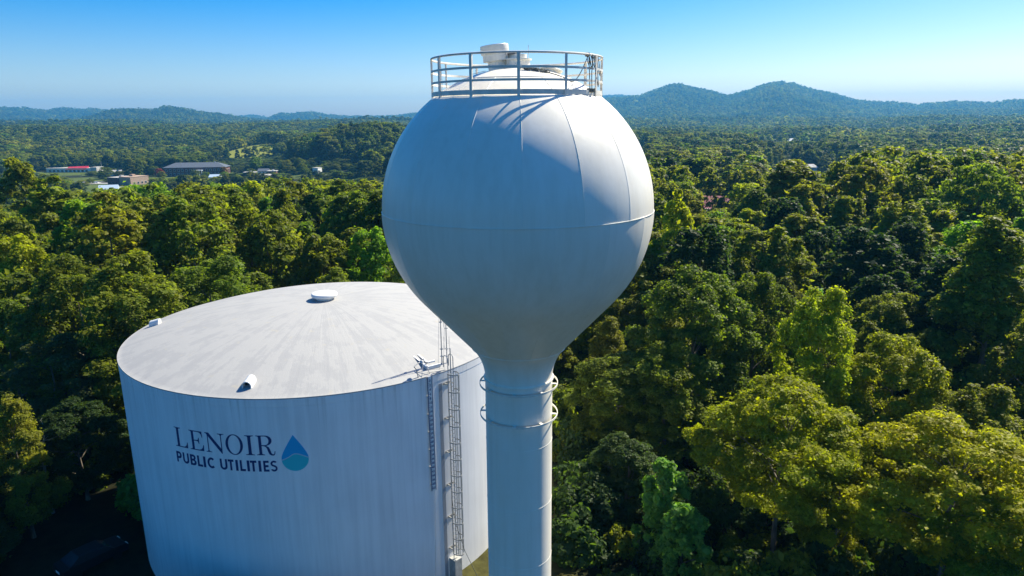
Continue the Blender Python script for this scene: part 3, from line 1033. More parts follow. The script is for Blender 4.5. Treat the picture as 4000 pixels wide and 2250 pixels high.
# ---- fittings on the crown
def crown_z(x, y): return WZ + math.sqrt(WR * WR - x * x - y * y)
def frame_at(x, y, tilt=1.0):
    n = Vector((x * tilt, y * tilt, crown_z(x, y) - WZ)).normalized()
    u = Vector((1, 0, 0)) - n * n.x; u.normalize()
    return Matrix((u, n.cross(u), n)).transposed(), Vector((x, y, crown_z(x, y)))
# access hatch with a deep overhanging drum lid
mm, pc = frame_at(-.63, -.02, .80)
b = TMB(); b.lathe([(.27, -.1), (.27, .30)], 40, pc, mm); hat = b.build('access_hatch', M['tower'], tower)
b = TMB(); b.lathe([(.0, .25), (.395, .25), (.405, .27), (.405, .49), (.0, .49)], 44, pc, mm); b.build('hatch_collar', M['tower'], hat, 30)
b = TMB(); b.lathe([(.3, .475), (.445, .475), (.45, .49), (.45, .72), (.44, .735), (.25, .755), (.0, .76)], 48, pc, mm); b.build('hatch_lid', M['tower'], hat, 30)
b = TMB()
hx = [mm @ Vector(p) + pc for p in ((.36, -.26, .52), (.37, -.28, .34), (.36, -.28, .10), (.32, -.30, .05), (.26, -.32, .05), (.23, -.31, .14))]
b.tube(hx, .014, 6); b.build('hatch_chain', M['rail'], hat)
# middle vent
pc = Vector((.02, 0, crown_z(0, 0)))
b = TMB(); b.lathe([(.40, -.1), (.40, .23), (.455, .235), (.455, .275), (.3, .28), (.30, .41), (.0, .415)], 48, pc); vn = b.build('roof_vent', M['tower'], tower, 30)
b = TMB()
b.lathe([(.24, .39), (.262, .415)] + [(.26 * math.cos(a), .42 + .09 * math.sin(a)) for a in np.linspace(.1, 1.55, 7)], 32, pc + Vector((-.14, -.05, 0))); b.build('vent_hood', M['cap'], vn)
# low round manway at the right
mm, pc = frame_at(1.08, .12, 1.0)
b = TMB(); b.lathe([(.33, -.08), (.33, .07)], 40, pc, mm); mw = b.build('manway', M['tower'], tower, 30)
b = TMB(); b.lathe([(.2, .07), (.375, .075), (.38, .085), (.38, .13), (.37, .14), (.0, .17)], 40, pc, mm); b.build('manway_lid', M['tower'], mw, 30)
# small lightning rods
b = TMB()
b.tube([(.37, .1, crown_z(.37, .1)), (.37, .1, crown_z(.37, .1) + .72)], .010, 6); b.build('lightning_rod', M['rail'], tower)
b = TMB()
mm_, pc_ = frame_at(-1.0, -.1)
b.tube([pc_, pc_ + Vector((0, 0, .03)), Vector((-1.35, -.4, crown_z(-1.35, -.4) + .04)), Vector((-2.25, -1.2, zb + .04)), Vector((-2.3, -1.25, zb + .9))], .008, 5)
b.build('ground_wire', M['steel'], tower)

# ---- loose things up there: a rope bundle with its line, coiled lines on the post
rnd = random.Random(3)
b = MB()
for k in range(26):
    x = .22 + .62 * k / 25
    pts = []
    for q in range(9):
        t = 2 * math.pi * q / 8 + k
        pts.append(Vector((x + .14 * math.cos(t) + rnd.uniform(-.03, .03), -1.02 + .08 * math.sin(t) + rnd.uniform(-.03, .03), 0)))
    for p in pts:
        p.z = crown_z(p.x, p.y) + .02 + rnd.uniform(0, .07)
    b.tube(pts, .013, 5)
bundle = b.build('rope_bundle', M['rope'], None)
bundle.location = (WX, WY, 0)
tag(bundle, 'grey rope bundle lying on the crown of the bulb in front of its round vent', 'rope')
b = MB()
pth = [(.86, -1.02), (1.0, -1.0), (1.2, -1.02), (1.45, -1.08)]
pts = [Vector((x, y, crown_z(x, y) + .015)) for x, y in pth]
t1 = R(60.5)
tie = Vector((PR * math.sin(t1 - .16), -PR * math.cos(t1 - .16), zt))
for k in range(1, 11):
    t = k / 10
    q = pts[3].lerp(tie, t); q.z -= .42 * math.sin(math.pi * t) * (1 - .25 * t)
    q.z = max(q.z, crown_z(min(q.x, 2.4), q.y if abs(q.y) < 2 else -1.9) + .015) if q.xy.length < 2.5 else q.z
    pts.append(q)
b.tube(pts, .014, 6)
line = b.build('slack_line', M['rope'], None); line.location = (WX, WY, 0)
tag(line, 'slack grey line running from the crown of the bulb up to the railing', 'line')
b = MB()
for k in range(6):
    t = t1 - .16 + .055 * k + rnd.uniform(-.01, .01)
    p = Vector((PR * math.sin(t), -PR * math.cos(t), zt + .03))
    dr = rnd.uniform(.35, .95); wd = rnd.uniform(.05, .10)
    ta = Vector((math.cos(t), math.sin(t), 0)); ra = Vector((math.sin(t), -math.cos(t), 0))
    pts = []
    for q in range(17):
        a = 2 * math.pi * q / 16
        pts.append(p + ta * (wd * math.sin(a)) - ra * (.05 * math.cos(a)) + Vector((0, 0, -dr / 2 + dr / 2 * math.cos(a))))
    b.tube(pts, .012, 5)
b.tube([tie + Vector((0, 0, .03)), tie + Vector((.03, 0, -.5)), tie + Vector((.06, .05, -1.0))], .014, 5)
b.tube([tie + Vector((.12, 0, .0)), tie + Vector((.10, 0, -.55)), tie + Vector((.12, .05, -1.02))], .014, 5)
for k in range(9):
    a = k * .7
    b.tube([tie + Vector((.10 + .12 * math.cos(a + q), .12 + .10 * math.sin(a + q), -1.06 + .012 * k)) for q in np.linspace(0, 5, 9)], .012, 5)
coil = b.build('coiled_line', M['rope'], None); coil.location = (WX, WY, 0)
tag(coil, 'coils of dark line hung over the top rail at a post of the bulb railing', 'line')
b = MB()
b.tube([tie + Vector((-.10, 0, -.005)), tie + Vector((.02, .02, -.005))], .06, 8)
kn = b.build('knot', M['rope'], coil)

# ------------------------------------------------------------------ trees
rng = np.random.default_rng(11)


def unit(v): return v / np.maximum(np.linalg.norm(v, axis=-1, keepdims=True), 1e-9)


def envelope(shape, u, th, rs):
    """relative crown radius at relative height u (0 bottom .. 1 top) and angle th"""
    if shape == 'round':
        e = np.sin(np.pi * np.clip(u * .86 + .10, 0, 1)) ** .62
    elif shape == 'oval':
        e = np.sin(np.pi * np.clip(u ** .8 * .86 + .10, 0, 1)) ** .75
    elif shape == 'flat':
        e = np.clip(u * 2.4, 0, 1) ** .7 * np.clip((1.03 - u) * 2.6, 0, 1) ** .5
    elif shape == 'cone':
        e = np.clip(1.05 - u, 0, 1) ** .75 * np.clip(u * 5 + .3, 0, 1)
    else:
        e = np.clip(1.02 - u, 0, 1) ** .4 * np.clip(u * 3 + .35, 0, 1)
    lob = 1 + .20 * np.sin(2 * th + rs[0]) * np.cos(3 * u + rs[1]) + .16 * np.sin(3 * th + 5 * u + rs[2]) + .08 * np.sin(5 * th - 4 * u + rs[3])
    return e * lob


def crown_mesh(name, seed, shape, H=20., zb=4.0, rad=5.0, clumps=90, leaves=14000, leaf=.3, droop=0.0, core=.55, flat=.72):
    g = np.random.default_rng(seed)
    rs = g.uniform(0, 6.28, 6)
    C = []
    tries = 0
    mind = 1.15 * rad / clumps ** .40
    while len(C) < clumps and tries < 6000:
        tries += 1
        u = g.uniform(0, 1) ** .8
        th = g.uniform(0, 6.2832)
        e = envelope(shape, np.array(u), np.array(th), rs) * rad
        rr_ = e * (core + (1 - core) * g.uniform(0, 1) ** .5)
        p = np.array([rr_ * math.cos(th), rr_ * math.sin(th), zb + u * (H - zb) * (1 + .05 * math.sin(th * 2 + rs[4]))])
        if C and np.min(np.linalg.norm(np.array(C) - p, axis=1)) < mind * (1 - tries / 7000):
            continue
        C.append(p)
    C = np.array(C)
    n = len(C)
    rc = rad * (1.35 / clumps ** .40) * g.uniform(.65, 1.35, n)
    w = rc ** 2; w /= w.sum()
    idx = g.choice(n, leaves, p=w)
    d = unit(g.normal(size=(leaves, 3)) + np.array([0, 0, .35]))
    axis_c = np.array([0, 0, zb + (H - zb) * .42])
    outc = unit(C - axis_c)[idx]
    d = unit(d + outc * .55)
    rad_l = rc[idx] * (.45 + .6 * g.uniform(0, 1, leaves) ** .6)
    # uneven clump edges
    rad_l *= 1 + .25 * np.sin(d[:, 0] * 5 + idx) * np.sin(d[:, 1] * 6 + idx * 1.7)
    P = C[idx] + d * rad_l[:, None] * np.array([1, 1, flat])
    P[:, 2] -= droop * rc[idx] * g.uniform(0, 1, leaves) ** 2
    # stray leaves along twigs
    st = g.random(leaves) < .06
    P[st] += g.normal(size=(st.sum(), 3)) * rc[idx][st][:, None] * .3
    nrm = unit(d * .8 + np.array([0, 0, .55]) + g.normal(size=(leaves, 3)) * .55)
    t = unit(np.cross(nrm, g.normal(size=(leaves, 3))))
    b = np.cross(nrm, t)
    s = leaf * g.lognormal(-.05, .32, leaves).clip(.45, 2.0)[:, None]
    # a leaf spray is a small folded four-cornered blade
    v0 = P - t * s * .62
    v1 = P + b * s * .42 + nrm * s * .12
    v2 = P + t * s * .62
    v3 = P - b * s * .42 + nrm * s * .12
    V = np.stack([v0, v1, v2, v3], 1).reshape(-1, 3)
    F = np.arange(leaves * 4).reshape(-1, 4)
    F = np.concatenate([F[:, [0, 1, 2]], F[:, [0, 2, 3]]], 1).reshape(-1, 3)
    ctone = g.uniform(.0, 1.0, n)
    tone = np.clip(.55 * g.random(leaves) + .45 * ctone[idx], 0, 1)
    yel = np.clip(.55 * g.random(leaves) ** 2 + .5 * (g.uniform(0, 1, n)[idx] ** 3), 0, 1)
    me = bpy.data.meshes.new(name)
    me.vertices.add(len(V)); me.vertices.foreach_set('co', V.astype(np.float32).ravel())
    me.loops.add(F.size); me.loops.foreach_set('vertex_index', F.astype(np.int32).ravel())
    me.polygons.add(len(F))
    me.polygons.foreach_set('loop_start', np.arange(0, F.size, 3, dtype=np.int32))
    me.polygons.foreach_set('loop_total', np.full(len(F), 3, dtype=np.int32))
    me.update(calc_edges=True)
    ca = me.color_attributes.new('tone', 'FLOAT_COLOR', 'POINT')
    cc = np.stack([tone, yel, np.zeros(leaves), np.ones(leaves)], 1)
    ca.data.foreach_set('color', np.repeat(cc, 4, axis=0).astype(np.float32).ravel())
    return me, C


def limb(bm_, p0, p1, r0, r1, g, n=5, sides=6, sag=.06):
    pts, rs_ = [], []
    L = np.linalg.norm(np.array(p1) - np.array(p0))
    off = g.normal(size=3) * L * sag
    for k in range(n + 1):
        t = k / n
        p = np.array(p0) * (1 - t) + np.array(p1) * t + off * math.sin(math.pi * t) + g.normal(size=3) * L * .012 * (0 < k < n)
        pts.append(p); rs_.append(r0 + (r1 - r0) * t)
    bm_.tube(pts, rs_, sides)
    return pts


def trunk_mesh(seed, C, H=20., zb=4.0, r=.30, limbs=16):
    g = np.random.default_rng(seed + 500)
    b = MB()
    top = H * .82
    path = []
    for k in range(8):
        t = k / 7
        path.append(np.array([g.normal() * .22 * t, g.normal() * .22 * t, -1.2 + (top + 1.2) * t]))
    b.tube(path, [r * (1.35 if k == 0 else 1) * (1 - .82 * k / 7) for k in range(8)], 8)
    for i in g.choice(len(C), min(limbs, len(C)), replace=False):
        c = C[i]
        zt_ = max(zb * .8, min(top * .95, c[2] - np.hypot(c[0], c[1]) * g.uniform(.5, .9)))
        k = np.clip((zt_ + 1.2) / (top + 1.2), 0, 1) * 7
        base = path[int(k)] * (1 - (k % 1)) + path[min(7, int(k) + 1)] * (k % 1)
        limb(b, base, c, r * (1 - .82 * k / 7) * .55, .025, g)
    o = b.build('trunk', M['bark'])
    me = o.data
    bpy.data.objects.remove(o)
    return me


SPEC = {   # near kinds
    'round': [dict(shape='round', zb=3.2, rad=5.2, clumps=120), dict(shape='round', zb=2.6, rad=4.9, clumps=95), dict(shape='irr', zb=2.8, rad=5.0, clumps=110)],
    'oval': [dict(shape='oval', zb=2.4, rad=4.3, clumps=110), dict(shape='oval', zb=2.8, rad=4.0, clumps=90), dict(shape='cone', zb=2.0, rad=4.6, clumps=110)],
    'flat': [dict(shape='flat', zb=7.0, rad=6.2, clumps=120, flat=.5), dict(shape='flat', zb=6.0, rad=5.8, clumps=100, flat=.5)],
}
NEAR, MID, FAR = {}, {}, []
sd_ = 100
for kind, specs in SPEC.items():
    NEAR[kind], MID[kind] = [], []
    for sp in specs:
        sd_ += 1
        me, C = crown_mesh('crown_near', sd_, leaves=48000, leaf=.225, **sp)
        me.materials.append(M['leaf'])
        NEAR[kind].append((me, trunk_mesh(sd_, C, zb=sp['zb'])))
        me, C = crown_mesh('crown_mid', sd_ + 50, leaves=17000, leaf=.39, **sp)
        me.materials.append(M['leaf'])
        MID[kind].append((me, trunk_mesh(sd_ + 50, C, zb=sp['zb'], limbs=8)))

TREE_N = [0]


def tree(x, y, ztop, width, kind, tint, label, group=None, near=None, var=None, z=None, name=None):
    g = random.Random(int(abs(x) * 131 + abs(y) * 977))
    d = math.hypot(x, y)
    lib = (NEAR if (d < 82 if near is None else near) else MID)[kind]
    cm, tm = lib[g.randrange(len(lib)) if var is None else var]
    zg = float(height(x, y)) if z is None else z
    h = ztop - zg
    names = {'round': 'broadleaf_tree', 'oval': 'tall_tree', 'flat': 'locust_tree'}
    root = empty(name or names[kind], (x, y, zg), g.uniform(0, 6.28))
    base_r = {'round': 5.6, 'oval': 4.6, 'flat': 6.4}[kind]
    s = width / 2 / base_r
    root.scale = (s, s, h / 20.6)
    for nm, me in (('trunk', tm), ('crown', cm)):
        o = bpy.data.objects.new(nm, me)
        col.objects.link(o)
        o.parent = root
        if nm == 'crown':
            v = g.uniform(.85, 1.15)
            o.color = (tint[0] * v * g.uniform(.92, 1.08), tint[1] * v, tint[2] * v, 1)
    tag(root, label, 'tree', group)
    TREE_N[0] += 1
    return root


GREEN = (.122, .166, .024)
OLIVE = (.152, .176, .026)
BRIGHT = (.125, .215, .024)
LOCUST = (.215, .250, .016)
YELLOW = (.225, .242, .014)
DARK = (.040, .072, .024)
GREY = (.090, .112, .044)
VINE = (.125, .245, .055)
BLUE = (.050, .092, .030)

# the trees one can single out
for a in [
    (-39.8, 84, 21.3, 11.5, 'round', GREEN, 'broad rounded green tree behind the round tank, tallest of the row above its dome'),
    (-31.0, 86, 19.4, 10.6, 'round', GREEN, 'leafy green tree behind the tank dome, just right of the broad rounded tree'),
    (-47.5, 80, 22.3, 12.0, 'oval', OLIVE, 'tall olive green tree rising behind the left shoulder of the round tank'),
    (-57.2, 78, 17.9, 9.5, 'round', LOCUST, 'yellowish green tree at the left edge of the photo, level with the bulb middle'),
    (-62.5, 84, 19.5, 9.5, 'round', OLIVE, 'olive tree at the left edge just behind the yellowish one'),
    (-54.0, 88, 20.0, 9.0, 'oval', OLIVE, 'slim olive tree between the yellowish left-edge tree and the tall one behind the tank'),
    (-41.5, 58, 12.2, 9.5, 'round', GREY, 'greyish green willow-like tree left of the round tank below its rim height'),
    (-37.4, 47, 11.0, 5.6, 'round', OLIVE, 'sunlit olive green tree cut by the left edge of the photo beside the tank shadow'),
    (-37.6, 73.5, 14.0, 8.5, 'round', GREEN, 'low full green tree directly behind the left side vent of the round tank'),
    (-45.5, 68, 17.0, 9.5, 'round', OLIVE, 'dull olive tree left of the round tank in front of the tall olive one'),
    (-49.5, 64, 14.0, 8.5, 'round', GREEN, 'mid green tree at the left edge above the willow-like tree'),
    (-18.2, 88, 16.9, 8.6, 'round', BRIGHT, 'bright fresh green tree touching the left side of the bulb'),
    (-25.6, 92, 15.5, 8.2, 'round', GREEN, 'small green tree behind the dome vent, left of the bright tree by the bulb'),
    (-72.6, 108, 22.0, 12.5, 'oval', GREEN, 'tall dark green tree near the left edge in front of the town'),
    (-99.4, 140, 23.6, 11.0, 'oval', OLIVE, 'tall olive tree at the left edge just left of the red roofed store'),
    (-38.9, 100, 18.4, 8.6, 'round', YELLOW, 'yellow topped tree in the middle of the wood left of the bulb'),
    (-50.4, 112, 19.2, 9.0, 'round', OLIVE, 'rounded olive tree behind the broad rounded tree, left of the yellow topped one'),
    (21.4, 88, 21.3, 7.4, 'oval', LOCUST, 'pale speckled tree standing just right of the bulb'),
    (54.0, 132, 22.4, 17.0, 'oval', OLIVE, 'large tall olive tree right of the bulb, highest of the middle row'),
    (70.4, 145, 20.6, 12.5, 'round', OLIVE, 'olive tree behind the dark grove at the right'),
    (69.5, 120, 20.6, 12.5, 'round', OLIVE, 'olive tree directly above the dark grove at the right'),
    (44.7, 84, 16.7, 11.5, 'round', DARK, 'very dark green tree right of the bulb, top of the dark grove'),
    (42.0, 76, 13.0, 9.0, 'round', DARK, 'very dark green tree lower in the grove above the yellow green locust'),
    (52.5, 90, 17.2, 10.0, 'round', DARK, 'blackish green tree at the right side of the dark grove'),
    (49.0, 77, 13.5, 8.0, 'round', DARK, 'dark tree between the dark grove and the big olive tree at the right edge'),
    (97.7, 150, 21.6, 14.0, 'oval', OLIVE, 'olive tree on the right skyline of the wood near the photo edge'),
    (45.0, 62, 21.3, 12.5, 'oval', OLIVE, 'big airy olive tree at the right edge of the photo'),
    (44.0, 53, 15.5, 9.0, 'round', OLIVE, 'olive tree at the right edge below the big airy one'),
    (17.3, 62, 17.2, 11.0, 'round', GREEN, 'wide clumpy green tree right of the bulb bottom'),
    (24.4, 66, 16.0, 8.5, 'round', GREEN, 'green tree behind the wide clumpy one, left of the yellow green locust'),
    (13.6, 56.5, 11.5, 8.5, 'round', GREEN, 'green tree in front of the wide clumpy one, right of the column neck'),
    (24.8, 52.5, 17.2, 8.0, 'round', LOCUST, 'upright yellow green locust tree in the middle of the right wood'),
    (31.0, 52, 13.8, 9.0, 'round', LOCUST, 'lower yellow green tree right of the upright locust'),
    (18.6, 43, 13.3, 10.0, 'flat', LOCUST, 'flat topped yellow green locust tree right of the column'),
    (27.4, 38, 12.6, 10.5, 'flat', YELLOW, 'spreading yellow tinged locust in the bottom right corner'),
    (21.8, 41, 9.6, 5.0, 'round', YELLOW, 'small yellow tinged tree between the two spreading locusts'),
    (28.5, 35.5, 8.6, 7.0, 'flat', BRIGHT, 'low bright green tree in the bottom right corner below the yellow tinged locust'),
    (-41.0, 45.5, 8.5, 8.0, 'round', DARK, 'dark tree added to deepen the shade at the left edge below the sunlit olive one'),  # this and the next two trees are added to deepen the shade
    (-38.0, 40.5, 6.5, 7.0, 'round', DARK, 'low dark tree added to deepen the shade in the bottom left corner'),
    (-36.5, 52.5, 8.5, 7.0, 'round', DARK, 'dark tree added to deepen the shade between the sunlit left edge tree and the round tank'),
    (33.5, 45, 12.0, 8.0, 'round', OLIVE, 'olive tree at the right edge behind the yellow tinged locust'),
    (9.8, 59, 10.0, 9.5, 'round', GREEN, 'dark lower tree right of the column below the bulb'),
    (9.0, 49, 6.5, 7.0, 'round', BLUE, 'low dark tree close to the right side of the column'),
    (43.7, 102, 16.5, 10.0, 'oval', OLIVE, 'slim olive tree between the pale speckled tree and the dark grove'),
    (31.2, 95, 16.0, 8.5, 'oval', GREEN, 'green tree right behind the pale speckled one'),
    (36.5, 88, 14.0, 8.5, 'round', OLIVE, 'olive tree in front of the slim one, left of the dark grove'),
    (32.0, 78, 12.3, 5.5, 'round', GREY, 'small grey green tree left of the dark grove'),
]:
    tree(*a)

# vine-covered trunks and mounds
def vine(x, y, ztop, w, label, seed, zg=-.5, group=None, tint=None):
    H = ztop - zg
    me, C = crown_mesh('vine_leaves', seed, 'oval', H=H, zb=.2, rad=w / 2, clumps=46, leaves=6500, leaf=.26, droop=.5, core=.85, flat=.9)
    me.materials.append(M['leaf'])
    r = empty('vine_covered_tree', (x, y, zg))
    o = bpy.data.objects.new('vine_leaves', me); col.objects.link(o); o.parent = r
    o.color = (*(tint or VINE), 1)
    t = bpy.data.objects.new('trunk', trunk_mesh(seed, C, H=H * .95, zb=.5, r=.2, limbs=6)); col.objects.link(t); t.parent = r
    tag(r, label, 'tree', group)
vine(10.6, 43, 7.2, 3.1, 'upper of two round vine covered columns right of the tower column', 61)
vine(11.3, 40.4, 5.7, 3.2, 'lower of two round vine covered columns, nearest the bottom edge', 62)
vine(32.5, 71, 12.0, 3.2, 'small vine draped tree top left of the very dark grove', 63)
vine(29.3, 72, 9.5, 3.4, 'vine draped stump under the vine draped tree top left of the dark grove', 64)
vine(-29.6, 50.5, 3.4, 4.2, 'sunlit vine covered bush touching the left side of the round tank', 65)
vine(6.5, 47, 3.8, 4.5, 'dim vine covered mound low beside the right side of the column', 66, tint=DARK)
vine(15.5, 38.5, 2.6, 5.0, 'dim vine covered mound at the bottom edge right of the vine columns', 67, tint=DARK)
# bare grey tree
b = MB(); g_ = np.random.default_rng(4)
lp = limb(b, (0, 0, 0), (.4, .2, 7.2), .16, .05, g_, 8)
for k in range(16):
    p = lp[3 + k % 6]; a = g_.uniform(0, 6.28); L = g_.uniform(1.2, 2.6)
    q = np.array(p) + np.array([L * math.cos(a), L * math.sin(a), L * g_.uniform(.1, .7)])
    l2 = limb(b, p, q, .045, .014, g_, 4, 5, .12)
    for j in range(3):
        a2 = a + g_.uniform(-1, 1); q2 = np.array(l2[2 + j % 3]) + np.array([.8 * math.cos(a2), .8 * math.sin(a2), g_.uniform(-.2, .5)])
        limb(b, l2[2 + j % 3], q2, .015, .007, g_, 3, 4, .1)
dt = b.build('bare_tree', M['pale_bark']); dt.location = (-38.2, 50.5, -.5)
tag(dt, 'bare grey leafless tree at the left edge above the tank shadow', 'tree')

# ---- the rest of the near wood: individual trees on a loose grid, nearest first
prom = [(o.location.x, o.location.y) for o in col.objects if o.get('category') == 'tree']
cand = []
for gy in np.arange(30, 250, 8.0):
    for gx in np.arange(-215, 216, 8.0):
        x = gx + rng.uniform(-2.6, 2.6) + (4 if int(gy / 8) % 2 else 0); y = gy + rng.uniform(-2.6, 2.6)
        d = math.hypot(x, y); azd = math.degrees(math.atan2(x, y))
        if d > 235 or d < 36 or abs(azd) > 41: continue
        if bool(clear_near(np.array(x), np.array(y))): continue
        if abs(x - 10) < 5.5 and 36 < y < 48: continue
        if -48 < x < -20 and y < 52: continue
        if abs((x - 11.7) * .62 - (y - 44) * .785) < 4.5 and -2 < (x - 11.7) * .785 + (y - 44) * .62 < 13: continue
        if x < 0 and d < 58 and azd > -37: continue
        if min((x - p) ** 2 + (y - q) ** 2 for p, q in prom) < (4.6 if d < 110 else 6.0) ** 2: continue
        if ell(x, y, 69, 234, 12, 10) < 1: continue
        cand.append((d, x, y, azd))
cand.sort()
ZONES = [
    ('left', 'left of the round tank', 'trees left of the round tank'),
    ('tankback', 'behind the round tank', 'trees behind the round tank'),
    ('farleft', 'before the town', 'trees at the wood rim before the town'),
    ('right', 'right of the column', 'near trees right of the column'),
    ('farright', 'in far right canopy', 'canopy trees right of the bulb'),
]
TN = {'g': ('mid green', GREEN), 'o': ('olive green', OLIVE), 'b': ('bright green', BRIGHT), 'l': ('yellow green', LOCUST), 'd': ('dark green', DARK)}
KN = {'round': 'rounded', 'oval': 'tall', 'flat': 'flat topped'}
NIND = 195
rest = []
picked = []
def cap(x, y, d, azd, zt):
    if -33 < azd < 0 and 100 < d < 600: zt = min(zt, 31 - d * (.0885 + .012 * rng.random()))
    if 14.5 < azd < 18.5 and 95 < d < 226: zt = min(zt, 31 - d * (.129 + .006 * rng.random()))
    if 20.5 < azd < 24.5 and d > 140: zt = min(zt, 31 - d * (.0745 + .008 * rng.random()))
    return zt
for i, (d, x, y, azd) in enumerate(cand):
    zg = float(height(x, y))
    u = rng.random()
    left = azd < 4
    if d < 60 and not left:
        h = rng.uniform(7, 11)
        if y < 47 and x < 24: h = rng.uniform(3.5, 6.5)
    elif d < 60: h = rng.uniform(9, 13)
    elif d < 82 and not left: h = rng.uniform(10, 15)
    else: h = rng.uniform(14.5, 19.5)
    if left and azd > -28 and 66 < d < 100: h = rng.uniform(12.5, 17)
    if left: h -= 1.5 * (d > 120)
    if -33 < azd < 0 and d > 108: h = float(np.clip(31 - d * (.0868 + .022 * rng.random()) - zg, 9, 24))
    else: h = max(5.0, cap(x, y, d, azd, zg + h) - zg) + (4.5 if azd > 26 and d > 130 else 0)
    kind = 'oval' if u < .42 else ('round' if u < .94 else 'flat')
    v = rng.random()
    if left: tn = 'o' if v < .42 else ('g' if v < .8 else ('b' if v < .88 else ('l' if v < .95 else 'd')))
    else: tn = 'o' if v < .5 else ('g' if v < .68 else ('l' if v < .80 else ('d' if v < .93 else 'b')))
    w = h * rng.uniform(.46, .62) + (1.5 if kind != 'oval' else 0)
    if d < 60: w = max(w, 7)
    if i < NIND:
        if left: zn_ = 2 if d > 125 else (0 if azd < -29 else 1)
        else: zn_ = 3 if d < 90 else 4
        picked.append((tn, kind, zn_, d, azd, x, y, zg + h, w))
    else:
        rest.append((x, y, zg, h, tn))

# labels: rows by distance, then the place in the row
ROWS = ['front row', 'second row', 'third row', 'fourth row', 'fifth row', 'sixth row', 'seventh row', 'back row']
PLACE = {1: ['only one'], 2: ['left one', 'right one'], 3: ['left one', 'middle one', 'right one'], 4: ['leftmost', 'second from left', 'second from right', 'rightmost']}
buckets = {}
for p in picked: buckets.setdefault(p[:3], []).append(p)
for (tn, kind, zn_), ps in buckets.items():
    ps.sort(key=lambda p: p[3])
    nm, tint = TN[tn]
    for r_ in range(0, len(ps), 4):
        row = sorted(ps[r_:r_ + 4], key=lambda p: p[4])
        for j, p in enumerate(row):
            pl = PLACE[len(row)][j]
            where = pl if len(ps) <= 4 else f'{pl} in their {ROWS[min(r_ // 4, 7)]}'
            if len(ps) == 1: lab = f'{nm} {KN[kind]} tree, only such one {ZONES[zn_][1]}'
            else: lab = f'{nm} {KN[kind]} tree {ZONES[zn_][1]}, {where}'
            tree(p[5], p[6], p[7], p[8], kind, tint, lab, f'{nm} {KN[kind]} {ZONES[zn_][2]}')

# ---- undergrowth and the distant woods: ONE scattered object each
def scatter(name, label, pts, tints, scales, kinds, templates, zscale=None):
    n = len(pts)
    me = bpy.data.meshes.new(name)
    me.vertices.add(n); me.vertices.foreach_set('co', np.asarray(pts, np.float32).ravel())
    a = me.attributes.new('size', 'FLOAT_VECTOR', 'POINT'); a.data.foreach_set('vector', np.asarray(scales, np.float32).ravel())
    a = me.attributes.new('turn', 'FLOAT_VECTOR', 'POINT')
    rot = np.zeros((n, 3), np.float32); rot[:, 2] = rng.uniform(0, 6.28, n); a.data.foreach_set('vector', rot.ravel())
    a = me.attributes.new('sort', 'INT', 'POINT'); a.data.foreach_set('value', np.asarray(kinds, np.int32))
    a = me.attributes.new('tint', 'FLOAT_COLOR', 'POINT')
    a.data.foreach_set('color', np.concatenate([np.asarray(tints), np.ones((n, 1))], 1).astype(np.float32).ravel())
    o = bpy.data.objects.new(name, me); col.objects.link(o)
    ng = bpy.data.node_groups.new(name, 'GeometryNodeTree')
    ng.interface.new_socket('Geometry', in_out='INPUT', socket_type='NodeSocketGeometry')
    ng.interface.new_socket('Geometry', in_out='OUTPUT', socket_type='NodeSocketGeometry')
    gi = ng.nodes.new('NodeGroupInput'); go = ng.nodes.new('NodeGroupOutput')
    jn = ng.nodes.new('GeometryNodeJoinGeometry')
    def attr(nm_, ty):
        k = ng.nodes.new('GeometryNodeInputNamedAttribute'); k.data_type = ty; k.inputs['Name'].default_value = nm_
        return k.outputs['Attribute']
    sz, tu, so = attr('size', 'FLOAT_VECTOR'), attr('turn', 'FLOAT_VECTOR'), attr('sort', 'INT')
    for k, tmpl in enumerate(templates):
        cp = ng.nodes.new('FunctionNodeCompare'); cp.data_type = 'INT'; cp.operation = 'EQUAL'
        ins = [s for s in cp.inputs if s.type == 'INT']
        ng.links.new(so, ins[0]); ins[1].default_value = k
        oi = ng.nodes.new('GeometryNodeObjectInfo'); oi.inputs['Object'].default_value = tmpl; oi.transform_space = 'ORIGINAL'
        ip = ng.nodes.new('GeometryNodeInstanceOnPoints')
        ng.links.new(gi.outputs[0], ip.inputs['Points'])
        ng.links.new(cp.outputs[0], ip.inputs['Selection'])
        ng.links.new(oi.outputs['Geometry'], ip.inputs['Instance'])
        ng.links.new(tu, ip.inputs['Rotation']); ng.links.new(sz, ip.inputs['Scale'])
        ng.links.new(ip.outputs[0], jn.inputs[0])
    ng.links.new(jn.outputs[0], go.inputs[0])
    md = o.modifiers.new('scatter', 'NODES'); md.node_group = ng
    tag(o, label, kind='stuff')
    return o


def template(me):
    me.materials.clear(); me.materials.append(M['leaf_far'])
    return bpy.data.objects.new('foliage_template', me)


far_t = []
for k, (sh, zb_, rd) in enumerate((('round', 2.5, 5.4), ('oval', 2.0, 4.6), ('irr', 2.5, 5.0), ('cone', 1.5, 4.2), ('round', 2.5, 5.8))):
    me, C = crown_mesh('far_crown', 300 + k, sh, zb=zb_, rad=rd, clumps=40, leaves=4200, leaf=.72)
    far_t.append(template(me))
vfar_t = []
for k, (sh, rd) in enumerate((('round', 5.6), ('irr', 5.2), ('oval', 4.8), ('round', 5.8))):
    me, C = crown_mesh('distant_crown', 340 + k, sh, zb=1.0, rad=rd, clumps=16, leaves=460, leaf=1.7)
    vfar_t.append(template(me))


def forest_tint(n, x, y):
    base = np.array([GREEN, OLIVE, DARK, BRIGHT, GREY, LOCUST])
    p = np.array([.36, .22, .24, .04, .12, .02])
    c = base[rng.choice(6, n, p=p)] * rng.uniform(.6, 1.05, (n, 1))
    return c


